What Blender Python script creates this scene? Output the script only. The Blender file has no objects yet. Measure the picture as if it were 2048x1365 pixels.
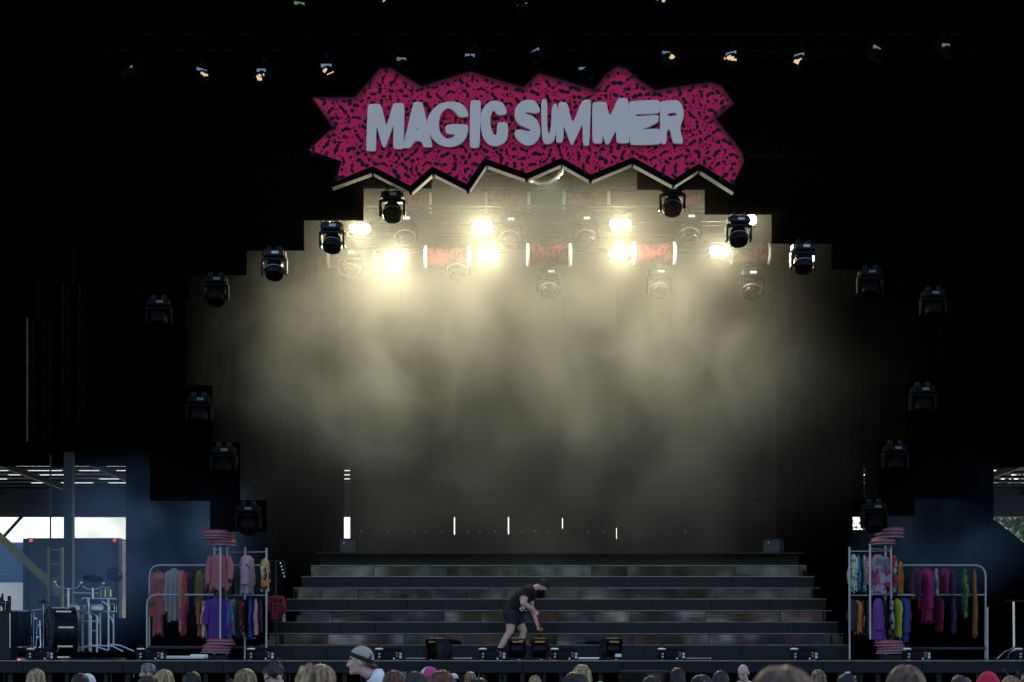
import bpy, bmesh, math, random
import numpy as np
from mathutils import Vector, Matrix, noise as mnoise
random.seed(11)
R = math.radians
SC = bpy.context.scene
COL = SC.collection

# ------------------------------------------------------------------ camera, world, sun, exposure
CZ, HOR, F = 1.84, 1297.0, 3150.0
cam_d = bpy.data.cameras.new('camera'); cam = bpy.data.objects.new('camera', cam_d); COL.objects.link(cam)
cam.location = (0, 0, CZ); cam.rotation_euler = (R(90), 0, 0)
cam_d.sensor_width = 36; cam_d.lens = F / 2048 * 36; cam_d.shift_y = (HOR - 682.5) / 2048
cam_d.clip_start = 0.1; cam_d.clip_end = 800
cam_d.dof.use_dof = True; cam_d.dof.focus_distance = 25; cam_d.dof.aperture_fstop = 3.0
SC.camera = cam
SUN_EL, SUN_ROT = R(36), R(28)
W = bpy.data.worlds.new('World'); SC.world = W; W.use_nodes = True
wn = W.node_tree.nodes; bg = wn['Background']
sky = wn.new('ShaderNodeTexSky'); sky.sky_type = 'NISHITA'; sky.sun_disc = False
sky.sun_elevation = SUN_EL; sky.sun_rotation = SUN_ROT; sky.dust_density = 1.5; sky.ozone_density = 1.6
W.node_tree.links.new(sky.outputs[0], bg.inputs[0]); bg.inputs[1].default_value = 0.10
sd = Vector((math.sin(SUN_ROT) * math.cos(SUN_EL), math.cos(SUN_ROT) * math.cos(SUN_EL), math.sin(SUN_EL)))
sun_d = bpy.data.lights.new('sun', 'SUN'); sun_d.energy = 2.5; sun_d.angle = R(0.5); sun_d.color = (1, .93, .82)
sun = bpy.data.objects.new('sun', sun_d); COL.objects.link(sun); sun.location = sd * 200
sun.rotation_euler = (-sd).to_track_quat('-Z', 'Y').to_euler()
SC.view_settings.view_transform = 'Standard'; SC.view_settings.look = 'None'
SC.view_settings.exposure = 1.5; SC.view_settings.gamma = 1; SC.view_settings.use_curve_mapping = False
cy = SC.cycles
cy.volume_step_rate = 2.0; cy.volume_max_steps = 96; cy.volume_bounces = 1
cy.max_bounces = 6; cy.diffuse_bounces = 3; cy.glossy_bounces = 3; cy.transparent_max_bounces = 6
cy.use_denoising = True; cy.sample_clamp_indirect = 4.0; cy.blur_glossy = 0.5
LAMP_W = 74.0          # watts of each blinder lamp pair

def P(px, py, D):
    return Vector(((px - 1024) / F * D, D, CZ + (HOR - py) / F * D))
def mpp(D): return D / F            # metres per photo pixel at that depth

# ------------------------------------------------------------------ mesh helper
class MB:
    def __init__(s): s.v = []; s.f = []; s.m = []; s.sm = []
    def add(s, vs, fs, mi=0, smooth=False):
        b = len(s.v); s.v += [tuple(x) for x in vs]
        for f in fs: s.f.append(tuple(i + b for i in f)); s.m.append(mi); s.sm.append(smooth)
        return s
    def box(s, c, d, mi=0, rot=None, taper=1.0):
        x, y, z = [k / 2 for k in d]; vs = []
        for k, (i, j) in ((-1, (-1, -1)), (-1, (1, -1)), (-1, (1, 1)), (-1, (-1, 1)), (1, (-1, -1)), (1, (1, -1)), (1, (1, 1)), (1, (-1, 1))):
            t = taper if k > 0 else 1
            p = Vector((i * x * t, j * y * t, k * z))
            if rot is not None: p = rot @ p
            vs.append(p + Vector(c))
        return s.add(vs, [(3, 2, 1, 0), (4, 5, 6, 7), (0, 1, 5, 4), (1, 2, 6, 5), (2, 3, 7, 6), (3, 0, 4, 7)], mi)
    def bbox(s, c, d, b=.01, mi=0, rot=None):       # bevelled box
        x, y, z = [k / 2 for k in d]; b = min(b, x * .9, y * .9, z * .9)
        bm = bmesh.new(); bmesh.ops.create_cube(bm, size=1)
        for v in bm.verts: v.co = Vector((v.co.x * d[0], v.co.y * d[1], v.co.z * d[2]))
        bmesh.ops.bevel(bm, geom=bm.edges[:], offset=b, segments=2, affect='EDGES', profile=.6)
        return s.frombm(bm, Matrix.Translation(c) @ (rot.to_4x4() if rot is not None else Matrix.Identity(4)), mi, False)
    def frombm(s, bm, M=None, mi=0, smooth=False):
        bm.verts.index_update(); M = M or Matrix.Identity(4)
        s.add([M @ v.co for v in bm.verts], [[v.index for v in f.verts] for f in bm.faces], mi, smooth); bm.free(); return s
    def tube(s, pts, r, n=8, mi=0, cap=True):
        pts = [Vector(p) for p in pts]; rs = r if isinstance(r, (list, tuple)) else [r] * len(pts)
        up = None; rings = []
        for i, p in enumerate(pts):
            t = ((pts[min(i + 1, len(pts) - 1)] - p).normalized() + (p - pts[max(i - 1, 0)]).normalized())
            if t.length < 1e-6: t = Vector((0, 0, 1))
            t.normalize()
            if up is None:
                up = Vector((0, 0, 1)) if abs(t.z) < .9 else Vector((0, 1, 0))
            u = t.cross(up)
            if u.length < 1e-4: u = t.cross(Vector((1, 0, 0)))
            u.normalize(); w = u.cross(t).normalized(); up = w
            rings.append([p + (u * math.cos(a) + w * math.sin(a)) * rs[i] for a in [2 * math.pi * k / n for k in range(n)]])
        vs = [q for g in rings for q in g]; fs = []
        for i in range(len(pts) - 1):
            for k in range(n):
                a, b = i * n + k, i * n + (k + 1) % n
                fs.append((b, a, a + n, b + n))
        s.add(vs, fs, mi, True)
        if cap:
            s.add(rings[0], [tuple(range(n))], mi); s.add(rings[-1], [tuple(range(n))[::-1]], mi)
        return s
    def lathe(s, prof, M=None, n=24, mi=0, smooth=True, arc=1.0):
        M = M or Matrix.Identity(4); vs = []; fs = []; cl = arc >= 1
        nn = n if cl else n + 1
        for r, z in prof:
            for k in range(nn):
                a = 2 * math.pi * arc * k / n; vs.append(M @ Vector((r * math.cos(a), r * math.sin(a), z)))
        for i in range(len(prof) - 1):
            for k in range(n):
                k2 = (k + 1) % nn
                fs.append((i * nn + k, i * nn + k2, (i + 1) * nn + k2, (i + 1) * nn + k))
        return s.add(vs, fs, mi, smooth)
    def ell(s, c, r, M=None, n=16, m=10, mi=0):
        prof = [(max(1e-4, math.sin(math.pi * i / m)), -math.cos(math.pi * i / m)) for i in range(m + 1)]
        T = Matrix.Translation(c) @ (M.to_4x4() if M is not None else Matrix.Identity(4)) @ Matrix.Diagonal((*r, 1))
        return s.lathe(prof, T, n, mi)
    def prism(s, poly, y0, y1, mi=0, M=None):        # polygon in xz, extruded along y
        n = len(poly); M = M or Matrix.Identity(4)
        bm = bmesh.new()
        vs = [bm.verts.new(M @ Vector((x, y0, z))) for x, z in poly]; f = bm.faces.new(vs)
        g = bmesh.ops.extrude_face_region(bm, geom=[f]); 
        nv = [e for e in g['geom'] if isinstance(e, bmesh.types.BMVert)]
        d = (M.to_3x3() @ Vector((0, y1 - y0, 0)))
        for v in nv: v.co += d
        bmesh.ops.recalc_face_normals(bm, faces=bm.faces[:])
        return s.frombm(bm, None, mi)
    def build(s, name, mats, parent=None, loc=None, rotz=0):
        me = bpy.data.meshes.new(name)
        me.from_pydata(s.v, [], s.f); 
        me.polygons.foreach_set('use_smooth', s.sm); me.polygons.foreach_set('material_index', s.m)
        for m in (mats if isinstance(mats, (list, tuple)) else [mats]): me.materials.append(m)
        me.update()
        return link(name, me, parent, loc, rotz)

def link(name, data, parent=None, loc=None, rotz=0):
    o = bpy.data.objects.new(name, data); COL.objects.link(o)
    if parent: o.parent = parent
    if loc is not None: o.location = loc
    o.rotation_euler[2] = rotz
    return o
def tag(o, label=None, cat=None, group=None, kind=None):
    if label: o['label'] = label
    if cat: o['category'] = cat
    if group: o['group'] = group
    if kind: o['kind'] = kind
    return o
def thing(name, label, cat, loc=(0, 0, 0), rotz=0, group=None):
    return tag(link(name, None, None, loc, rotz), label, cat, group)
def copy_tree(o, parent=None):
    c = o.copy(); COL.objects.link(c); c.parent = parent
    for ch in list(o.children): copy_tree(ch, c)
    return c
def clone(o, loc, rotz=None, label=None):
    c = copy_tree(o); c.location = loc
    if rotz is not None: c.rotation_euler[2] = rotz
    if label: c['label'] = label
    return c
def RX(a): return Matrix.Rotation(a, 3, 'X')
def RY(a): return Matrix.Rotation(a, 3, 'Y')
def RZ(a): return Matrix.Rotation(a, 3, 'Z')

# ------------------------------------------------------------------ materials
def mat(name, col, rough=.6, metal=0., spec=.5, var=.15, scale=6., bump=0., bscale=60., coat=0., stretch=None):
    m = bpy.data.materials.new(name); m.use_nodes = True; nt = m.node_tree; n = nt.nodes; L = nt.links
    b = n['Principled BSDF']; b.inputs['Roughness'].default_value = rough; b.inputs['Metallic'].default_value = metal
    b.inputs['Specular IOR Level'].default_value = spec
    if coat: b.inputs['Coat Weight'].default_value = coat
    tc = n.new('ShaderNodeTexCoord'); co = tc.outputs['Object']
    if stretch:
        mp = n.new('ShaderNodeMapping'); mp.inputs['Scale'].default_value = stretch; L.new(co, mp.inputs[0]); co = mp.outputs[0]
    nz = n.new('ShaderNodeTexNoise'); nz.inputs['Scale'].default_value = scale; nz.inputs['Detail'].default_value = 5; L.new(co, nz.inputs['Vector'])
    mx = n.new('ShaderNodeMix'); mx.data_type = 'RGBA'
    mx.inputs[6].default_value = (*[c * (1 - var) for c in col], 1); mx.inputs[7].default_value = (*[min(1, c * (1 + var)) for c in col], 1)
    L.new(nz.outputs[0], mx.inputs[0]); L.new(mx.outputs[2], b.inputs['Base Color'])
    rr = n.new('ShaderNodeMapRange'); rr.inputs[3].default_value = max(0, rough - .08); rr.inputs[4].default_value = min(1, rough + .08)
    L.new(nz.outputs[0], rr.inputs[0]); L.new(rr.outputs[0], b.inputs['Roughness'])
    if bump:
        n2 = n.new('ShaderNodeTexNoise'); n2.inputs['Scale'].default_value = bscale; L.new(co, n2.inputs['Vector'])
        bp = n.new('ShaderNodeBump'); bp.inputs['Strength'].default_value = bump; bp.inputs['Distance'].default_value = .02
        L.new(n2.outputs[0], bp.inputs['Height']); L.new(bp.outputs[0], b.inputs['Normal'])
    return m
def emit(name, col, s):
    m = bpy.data.materials.new(name); m.use_nodes = True; b = m.node_tree.nodes['Principled BSDF']
    b.inputs['Base Color'].default_value = (.2, .2, .2, 1); b.inputs['Emission Color'].default_value = (*col, 1); b.inputs['Emission Strength'].default_value = s
    return m
def spots_mat(name, base, spot, scale, thr=.30, distort=.35, rough=.8, fade=False, soft=.02, seed=0.):
    """printed blobs: warped voronoi cells of uneven size"""
    m = bpy.data.materials.new(name); m.use_nodes = True; nt = m.node_tree; n = nt.nodes; L = nt.links
    b = n['Principled BSDF']; b.inputs['Roughness'].default_value = rough; b.inputs['Specular IOR Level'].default_value = .25
    tc = n.new('ShaderNodeTexCoord'); mp = n.new('ShaderNodeMapping'); mp.inputs['Location'].default_value = (seed, seed * .7, seed * 1.3)
    L.new(tc.outputs['Object'], mp.inputs[0])
    nz = n.new('ShaderNodeTexNoise'); nz.inputs['Scale'].default_value = scale * .55; nz.inputs['Detail'].default_value = 1; L.new(mp.outputs[0], nz.inputs['Vector'])
    sb = n.new('ShaderNodeVectorMath'); sb.operation = 'SUBTRACT'; sb.inputs[1].default_value = (.5, .5, .5); L.new(nz.outputs['Color'], sb.inputs[0])
    sc = n.new('ShaderNodeVectorMath'); sc.operation = 'SCALE'; sc.inputs['Scale'].default_value = distort * 6 / scale; L.new(sb.outputs[0], sc.inputs[0])
    ad = n.new('ShaderNodeVectorMath'); ad.operation = 'ADD'; L.new(mp.outputs[0], ad.inputs[0]); L.new(sc.outputs[0], ad.inputs[1])
    fl = n.new('ShaderNodeVectorMath'); fl.operation = 'MULTIPLY'; fl.inputs[1].default_value = (1, .0, 1); L.new(ad.outputs[0], fl.inputs[0])
    vo = n.new('ShaderNodeTexVoronoi'); vo.inputs['Scale'].default_value = scale; vo.inputs['Randomness'].default_value = .85; 
    if fade:
        vo.voronoi_dimensions = '2D'; sx_ = n.new('ShaderNodeSeparateXYZ'); cx_ = n.new('ShaderNodeCombineXYZ'); L.new(ad.outputs[0], sx_.inputs[0]); L.new(sx_.outputs[0], cx_.inputs[0]); L.new(sx_.outputs[2], cx_.inputs[1]); L.new(cx_.outputs[0], vo.inputs['Vector'])
    else: L.new(ad.outputs[0], vo.inputs['Vector'])
    sp = n.new('ShaderNodeSeparateColor'); L.new(vo.outputs['Color'], sp.inputs[0])
    r1 = n.new('ShaderNodeMapRange'); r1.inputs[3].default_value = thr * .45; r1.inputs[4].default_value = thr * 1.35; L.new(sp.outputs[0], r1.inputs[0])
    df = n.new('ShaderNodeMath'); df.operation = 'SUBTRACT'; L.new(vo.outputs['Distance'], df.inputs[0]); L.new(r1.outputs[0], df.inputs[1])
    r2 = n.new('ShaderNodeMapRange'); r2.inputs[1].default_value = -soft; r2.inputs[2].default_value = soft; L.new(df.outputs[0], r2.inputs[0])
    if fade:        # keep neighbouring blobs apart, and add small dots between them
        ve = n.new('ShaderNodeTexVoronoi'); ve.voronoi_dimensions = '2D'; ve.feature = 'DISTANCE_TO_EDGE'; ve.inputs['Scale'].default_value = scale; ve.inputs['Randomness'].default_value = .85; L.new(cx_.outputs[0], ve.inputs['Vector'])
        re_ = n.new('ShaderNodeMapRange'); re_.inputs[1].default_value = .09; re_.inputs[2].default_value = .06; L.new(ve.outputs['Distance'], re_.inputs[0])
        mxx = n.new('ShaderNodeMath'); mxx.operation = 'MAXIMUM'; L.new(r2.outputs[0], mxx.inputs[0]); L.new(re_.outputs[0], mxx.inputs[1])
        vd = n.new('ShaderNodeTexVoronoi'); vd.voronoi_dimensions = '2D'; vd.inputs['Scale'].default_value = scale * 1.75; L.new(cx_.outputs[0], vd.inputs['Vector'])
        rd = n.new('ShaderNodeMapRange'); rd.inputs[1].default_value = .13; rd.inputs[2].default_value = .17; L.new(vd.outputs['Distance'], rd.inputs[0])
        mnn = n.new('ShaderNodeMath'); mnn.operation = 'MINIMUM'; L.new(mxx.outputs[0], mnn.inputs[0]); L.new(rd.outputs[0], mnn.inputs[1])
        r2 = mnn
    n3 = n.new('ShaderNodeTexNoise'); n3.inputs['Scale'].default_value = 1.3; L.new(mp.outputs[0], n3.inputs['Vector'])
    mb = n.new('ShaderNodeMix'); mb.data_type = 'RGBA'; mb.inputs[6].default_value = (*[c * .85 for c in base], 1); mb.inputs[7].default_value = (*[c * 1.15 for c in base], 1); L.new(n3.outputs[0], mb.inputs[0])
    mx = n.new('ShaderNodeMix'); mx.data_type = 'RGBA'; mx.inputs[6].default_value = (*spot, 1); L.new(mb.outputs[2], mx.inputs[7]); L.new(r2.outputs[0], mx.inputs[0])
    out = mx.outputs[2]
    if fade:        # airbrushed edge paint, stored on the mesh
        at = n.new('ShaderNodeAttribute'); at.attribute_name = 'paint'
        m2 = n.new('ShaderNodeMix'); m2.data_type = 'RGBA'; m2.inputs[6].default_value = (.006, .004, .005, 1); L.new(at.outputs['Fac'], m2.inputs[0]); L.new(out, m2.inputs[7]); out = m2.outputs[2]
    L.new(out, b.inputs['Base Color']); return m
def stripes_mat(name, a, bcol, scale, axis='X', rough=.85, distort=0.):
    m = bpy.data.materials.new(name); m.use_nodes = True; nt = m.node_tree; n = nt.nodes; L = nt.links
    b = n['Principled BSDF']; b.inputs['Roughness'].default_value = rough
    tc = n.new('ShaderNodeTexCoord'); w = n.new('ShaderNodeTexWave'); w.bands_direction = axis; w.inputs['Scale'].default_value = scale; w.inputs['Distortion'].default_value = distort
    L.new(tc.outputs['Object'], w.inputs[0])
    r = n.new('ShaderNodeValToRGB'); r.color_ramp.interpolation = 'CONSTANT'; r.color_ramp.elements[0].color = (*a, 1); r.color_ramp.elements[1].position = .5; r.color_ramp.elements[1].color = (*bcol, 1)
    L.new(w.outputs[1], r.inputs[0]); L.new(r.outputs[0], b.inputs['Base Color']); return m
def patch_mat(name, cols, scale, rough=.85, warp=.15):
    m = bpy.data.materials.new(name); m.use_nodes = True; nt = m.node_tree; n = nt.nodes; L = nt.links
    b = n['Principled BSDF']; b.inputs['Roughness'].default_value = rough
    tc = n.new('ShaderNodeTexCoord'); nz = n.new('ShaderNodeTexNoise'); nz.inputs['Scale'].default_value = scale; L.new(tc.outputs['Object'], nz.inputs['Vector'])
    mx0 = n.new('ShaderNodeMix'); mx0.data_type = 'RGBA'; mx0.inputs[0].default_value = warp; L.new(tc.outputs['Object'], mx0.inputs[6]); L.new(nz.outputs['Color'], mx0.inputs[7])
    v = n.new('ShaderNodeTexVoronoi'); v.inputs['Scale'].default_value = scale; L.new(mx0.outputs[2], v.inputs['Vector'])
    sp = n.new('ShaderNodeSeparateColor'); L.new(v.outputs['Color'], sp.inputs[0])
    r = n.new('ShaderNodeValToRGB'); cr = r.color_ramp; cr.interpolation = 'CONSTANT'
    while len(cr.elements) < len(cols): cr.elements.new(1)
    for i, c in enumerate(cols): cr.elements[i].position = i / len(cols); cr.elements[i].color = (*c, 1)
    L.new(sp.outputs[0], r.inputs[0]); L.new(r.outputs[0], b.inputs['Base Color']); return m

M = {}
M['drape'] = mat('black drape', (.0009, .0009, .001), .95, spec=.0, bump=.3, bscale=25)
M['black'] = mat('black paint', (.006, .006, .007), .5, spec=.3)
M['block'] = mat('black board', (.0014, .0012, .0011), .9, spec=.0)
M['fixture'] = mat('black fixture plastic', (.0045, .0045, .005), .27, spec=.15)
M['steel'] = mat('dark steel', (.03, .033, .04), .5, metal=.3)
M['navy'] = mat('dark painted steel', (.02, .03, .045), .6)
M['chrome'] = mat('chrome tube', (.62, .64, .67), .22, metal=1)
M['alu'] = mat('white powder coated tube', (.40, .42, .45), .38, metal=.4)
M['truss'] = mat('black truss tube', (.02, .02, .02), .35, metal=.5)
M['deck'] = mat('black stage floor', (.018, .019, .022), .22, spec=.5, scale=2)
M['fascia'] = mat('stage fascia paint', (.004, .0065, .010), .6, spec=.3, scale=1.2, var=.25)
M['edge'] = mat('worn metal trim', (.38, .35, .31), .35, metal=.8, scale=3, var=.5)
M['tread'] = mat('matt stair tread', (.01, .01, .012), .6)
M['riser'] = mat('matt stair riser', (.006, .0075, .009), .45, spec=.25, scale=1.5, var=.25)
M['gloss'] = mat('dark mirror riser', (.064, .072, .086), .03, metal=1, scale=2.5, var=.2, bump=.006, bscale=1.2, stretch=(.5, 1, 16))
M['screen'] = mat('black screen panel', (.006, .0062, .0062), .7, spec=.15, scale=2, var=.2)
M['white'] = mat('white enamel', (.78, .78, .78), .5)
M['letter'] = mat('white letter face', (.74, .62, .585), .6, var=.06, scale=2.5)
M['leopard'] = spots_mat('pink leopard print', (.74, .018, .105), (.012, .010, .018), 5.2, .36, .42, fade=True)
M['pinkpaint'] = M['leopard']; M['spotpaint'] = mat('black print', (.010, .008, .014), .8, spec=.2)
_n = M['leopard'].node_tree
for _l in list(_n.links):
    if _l.to_node.type == 'MIX' and _l.to_socket.name == 'Factor' and _l.from_node.type in ('MATH', 'MAP_RANGE'): 
        _tn = _l.to_node; _n.links.remove(_l); _tn.inputs[0].default_value = 1.0
M['leopard2'] = spots_mat('pink leopard fabric', (.20, .028, .042), (.03, .01, .014), 8.0, .5, .3, seed=3.)
M['signblack'] = mat('black sign border', (.002, .0018, .0016), .85, spec=.03)
M['toptruss'] = mat('matt black truss', (.0014, .0014, .0016), .7, spec=.05)
M['edgewood'] = mat('pale plywood edge', (.62, .56, .45), .7, scale=8, var=.25)
M['yellow'] = mat('yellow safety paint', (.42, .30, .03), .5)
M['lampw'] = emit('lit lamp', (1, .84, .56), 14)
M['lampc'] = emit('lit cool lamp', (.86, 1, .9), 30)
M['ledred'] = emit('red led', (1, .05, .04), .07)
M['markerred'] = emit('marker lamp', (1, .12, .05), .4)
M['ledblue'] = emit('blue led', (.05, .12, 1), .04)
M['red'] = mat('red plastic', (.5, .02, .02), .4); M['green'] = mat('green plastic', (.02, .35, .05), .4)
M['amber'] = mat('amber plastic', (.45, .20, .015), .45)
M['grey'] = mat('grey plastic', (.2, .22, .25), .5)
M['label'] = mat('pale label', (.55, .6, .7), .6)
M['mirrorball'] = mat('mirror tile', (.75, .75, .72), .08, metal=1)
M['asphalt'] = mat('asphalt', (.05, .05, .052), .9, scale=4, bump=.4, bscale=120)
M['concrete'] = mat('yard concrete', (.32, .31, .29), .85, scale=1.5)
M['lawn'] = mat('lawn', (.05, .09, .025), .95, scale=2, bump=.5, bscale=40)
M['bluewall'] = mat('blue corrugated steel', (.22, .36, .52), .45, metal=.1)
M['whitewall'] = mat('white wall', (.75, .74, .70), .8)
M['truck'] = mat('dark trailer paint', (.035, .037, .04), .45, scale=1.3, var=.2)
M['rubber'] = mat('tyre rubber', (.02, .02, .02), .85)
M['bark'] = mat('bark', (.08, .055, .035), .9, bump=.6, bscale=30)
M['leaf'] = mat('foliage', (.05, .095, .025), .7, scale=1.2, var=.4)
M['leaf2'] = mat('dry foliage', (.16, .17, .06), .7, scale=1.2, var=.4)
M['skylight'] = mat('translucent roof sheet', (.35, .42, .5), .6)
_n = M['skylight'].node_tree; _t = _n.nodes.new('ShaderNodeBsdfTranslucent'); _t.inputs[0].default_value = (.03, .043, .06, 1)
_n.links.new(_t.outputs[0], _n.nodes['Material Output'].inputs[0])

# ------------------------------------------------------------------ setting
DECK = 1.60
def struct(name, mb, m, loc=None):
    return tag(mb.build(name, m, None, loc), kind='structure')
struct('ground', MB().add([(-400, -400, 0), (400, -400, 0), (400, 600, 0), (-400, 600, 0)], [(0, 1, 2, 3)]), M['asphalt'])
struct('lawn', MB().add([(-60, -9, .02), (60, -9, .02), (60, -48, 4.6), (-60, -48, 4.6), (60, -70, 4.8), (-60, -70, 4.8)], [(3, 2, 1, 0), (5, 4, 2, 3)]), M['lawn'])  # invented bank behind the camera, there for the risers to reflect
struct('yard', MB().box((0, 96, .5), (120, 101.9, 1.0)), M['concrete'])
struct('stage_deck', MB().box((0, 37.52, .79), (44, 14.96, 1.56)), M['black'])
struct('stage_floor', MB().box((0, 37.52, 1.587), (44, 14.9, .026)), M['deck'])
struct('stage_ceiling_shade', MB().box((0, 37, 20.3), (48, 18.5, 7.3)), M['drape'])  # unseen roof block, made extra tall to keep sun off the crowd
for sx in (-1, 1): struct('side_wall', MB().box((sx * 23.4, 37, 8.4), (.3, 17, 16.5)), M['drape'])
struct('rear_wall', MB().box((0, 45.2, (7.08 + 16.6) / 2), (46.4, .3, 16.6 - 7.08)), M['drape'])

struct('blackout_wall', MB().box((0, 44.85, 2.15), (44, .2, 1.1)), M['drape'])  # added black wall that hides the sunlit yard
# front edge of the stage: fascia boards (parts) and metal nosing
t = thing('stage_apron', 'dark blue-black fascia of the stage front with a worn metal edge above black skirting', 'stage edge', (0, 30, 0))
for i in range(12):
    x0 = -11.2 + i * 1.9
    MB().bbox((x0 + .95, -.03, (1.372 + 1.592) / 2), (1.89, .05, 1.592 - 1.372), .006).build('fascia_board', M['fascia'], t)
MB().box((0, -.028, 1.602), (23, .05, .012)).build('edge_trim', M['edge'], t)
mb = MB()
for i in range(420):
    x = -11.2 + i * .054; d = .035 * math.sin(i * .9) + .02 * math.sin(i * 2.3)
    mb.v += [(x, .02 + d, 0), (x, .02 + d, 1.37)]
    if i: b = 2 * i; mb.f.append((b - 2, b, b + 1, b - 1)); mb.m.append(0); mb.sm.append(True)
mb.build('skirt', M['drape'], t)

# stairs
ytop = [1290, 1267, 1244, 1221, 1198, 1176, 1153, 1131, 1109]
xl = [520, 532, 545, 557, 572, 587, 603, 622, 641]; xr = [1696, 1686, 1676, 1664, 1652, 1640, 1628, 1613, 1596]
t = thing('stage_stairs', 'wide black stage staircase of nine steps with alternating matt and mirror-like risers', 'stairs', (0, 33.2, DECK))
zprev = 0.0
SD = .3
for i in range(9):
    D = 33.2 + SD * i; zt = P(0, ytop[i], D).z - DECK; x0 = P(xl[i], 0, D).x; x1 = P(xr[i], 0, D).x; y = SD * i
    gl = i % 2 == 1
    wpan = (1.62 if gl else 1.28); ph = random.uniform(.2, .9) * wpan; xs = [x0]; x = x0 + ph
    while x < x1 - .3: xs.append(x); x += wpan * random.choice((1, 1, 1, .5) if gl else (1, 1, 1, .6))
    xs.append(x1)
    for a, b in zip(xs, xs[1:]):
        rot = RX(R(random.uniform(-.25, .25))) @ RZ(R(random.uniform(-.7, .7))) if gl else RZ(R(random.uniform(-.1, .1)))
        MB().bbox((0, 0, 0), (b - a - .008, .03, zt - zprev - .03), .004).build('riser_panel', M['gloss' if gl else 'riser'], t, ((a + b) / 2, y, (zt + zprev - .022) / 2)).rotation_euler = rot.to_euler()
    MB().box(((x0 + x1) / 2, y + .06, (zt + zprev - .03) / 2), (x1 - x0 - .02, .03, zt - zprev - .03)).build('backing_board', M['tread'], t)  # added to stop daylight leaking through the riser joints
    MB().box(((x0 + x1) / 2, y + SD / 2 + .02, zt - .012), (x1 - x0, SD + .05 if i < 8 else 1.6, .022)).build('tread', M['tread'], t)
    if i == 8: pass
    MB().box(((x0 + x1) / 2, y - .014, zt - .006), (x1 - x0, .012, .008)).build('nosing', M['edge'], t)
    for sx, xx in ((-1, x0), (1, x1)): MB().box((xx - sx * .02, y + .7, (zt - .03) / 2), (.03, 1.36, zt - .03)).build('side_panel', M['tread'], t)
    zprev = zt
LED_Y = 42.0
# screen wall at the back of the stage: square panels with daylight between some of them
t = thing('screen_wall', 'tall dark grey wall of square screen panels behind the staircase with slits of daylight between', 'screen wall', (0, LED_Y, DECK))
pw = 108 * mpp(LED_Y); rows = [1190, 1108, 1007, 899, 791, 683, 575]
edges = [700, 801, 909, 1017, 1125, 1233, 1341, 1449, 1557]
for r in range(6):
    za, zb = P(0, rows[r], LED_Y).z - DECK, P(0, rows[r + 1], LED_Y).z - DECK
    for c in range(8):
        ga = [.02, .014, .05, .05, .036, .03, .014, .008, .02][c] / 2; gb = [.02, .014, .05, .05, .036, .03, .014, .008, .02][c + 1] / 2
        a, b = P(edges[c], 0, LED_Y).x + ga * .5, P(edges[c + 1], 0, LED_Y).x - gb * .5
        mb = MB(); mb.bbox(((a + b) / 2, random.uniform(-.012, .012), (za + zb) / 2), (b - a, .09, zb - za - .012), .006)
        for k in range(1, 6): mb.box((a + (b - a) * k / 6, -.052, (za + zb) / 2), (.012, .012, zb - za - .03))
        mb.build('screen_panel', M['screen'], t)
    # ladder frame behind closes most of each slit
mb = MB()
for c in range(1, 8):
    x = P(edges[c], 0, LED_Y).x
    lo, hi = {1: (1040, 1040), 2: (1033, 1069), 3: (1033, 1068), 4: (1036, 1057), 5: (1056, 1078), 6: (1060, 1068), 7: (0, 0)}[c]
    if lo == hi: mb.box((x, .12, 4.2), (.12, .04, 8.4)); continue
    z1, z0 = P(0, lo, LED_Y).z - DECK, P(0, hi, LED_Y).z - DECK
    mb.box((x, .12, z0 / 2), (.12, .04, z0)); mb.box((x, .12, (z1 + 8.4) / 2), (.12, .04, 8.4 - z1))
mb.build('rear_frame', M['black'], t)
# daylight through pin holes, painted as tiny white plates on the panels
mb = MB()
for px in (722, 776, 829, 852, 883, 936, 960, 990, 1044, 1068, 1072, 1098, 1176, 1207, 1371):
    p = P(px, 1063, LED_Y - .07); s = .028
    mb.box((p.x, -.062, p.z - DECK), (s, .01, s * .7))
tag(mb.build('daylight_dot', M['white'], t), kind='stuff')

def drape(name, label, x0, x1, z0, z1, y, group='black stage drapes', amp=.06, pitch=.32, holes=None):
    n = max(4, int((x1 - x0) / .06)); mb = MB()
    nz = 2
    for i in range(n + 1):
        x = x0 + (x1 - x0) * i / n
        d = amp * math.sin(x / pitch * 6.28 + 1.3 * math.sin(x * 1.7)) + .5 * amp * math.sin(x / pitch * 15.1)
        for z in (z0, z1): mb.v.append((x, d, z))
        if i:
            b = 2 * i; mb.f.append((b - 2, b, b + 1, b - 1)); mb.m.append(0); mb.sm.append(True)
    o = mb.build(name, M['drape'], None, (0, y, 0)); sol = o.modifiers.new('thick', 'SOLIDIFY'); sol.thickness = .01
    return tag(o, label, 'drape', group)
X = lambda px, D: P(px, 0, D).x
Z = lambda py, D: P(0, py, D).z
drape('stage_drape', 'floor-length black drape left of the screen wall behind the clothes rack', X(252, 38), X(688, 38), DECK, 16.5, 38)
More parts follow.
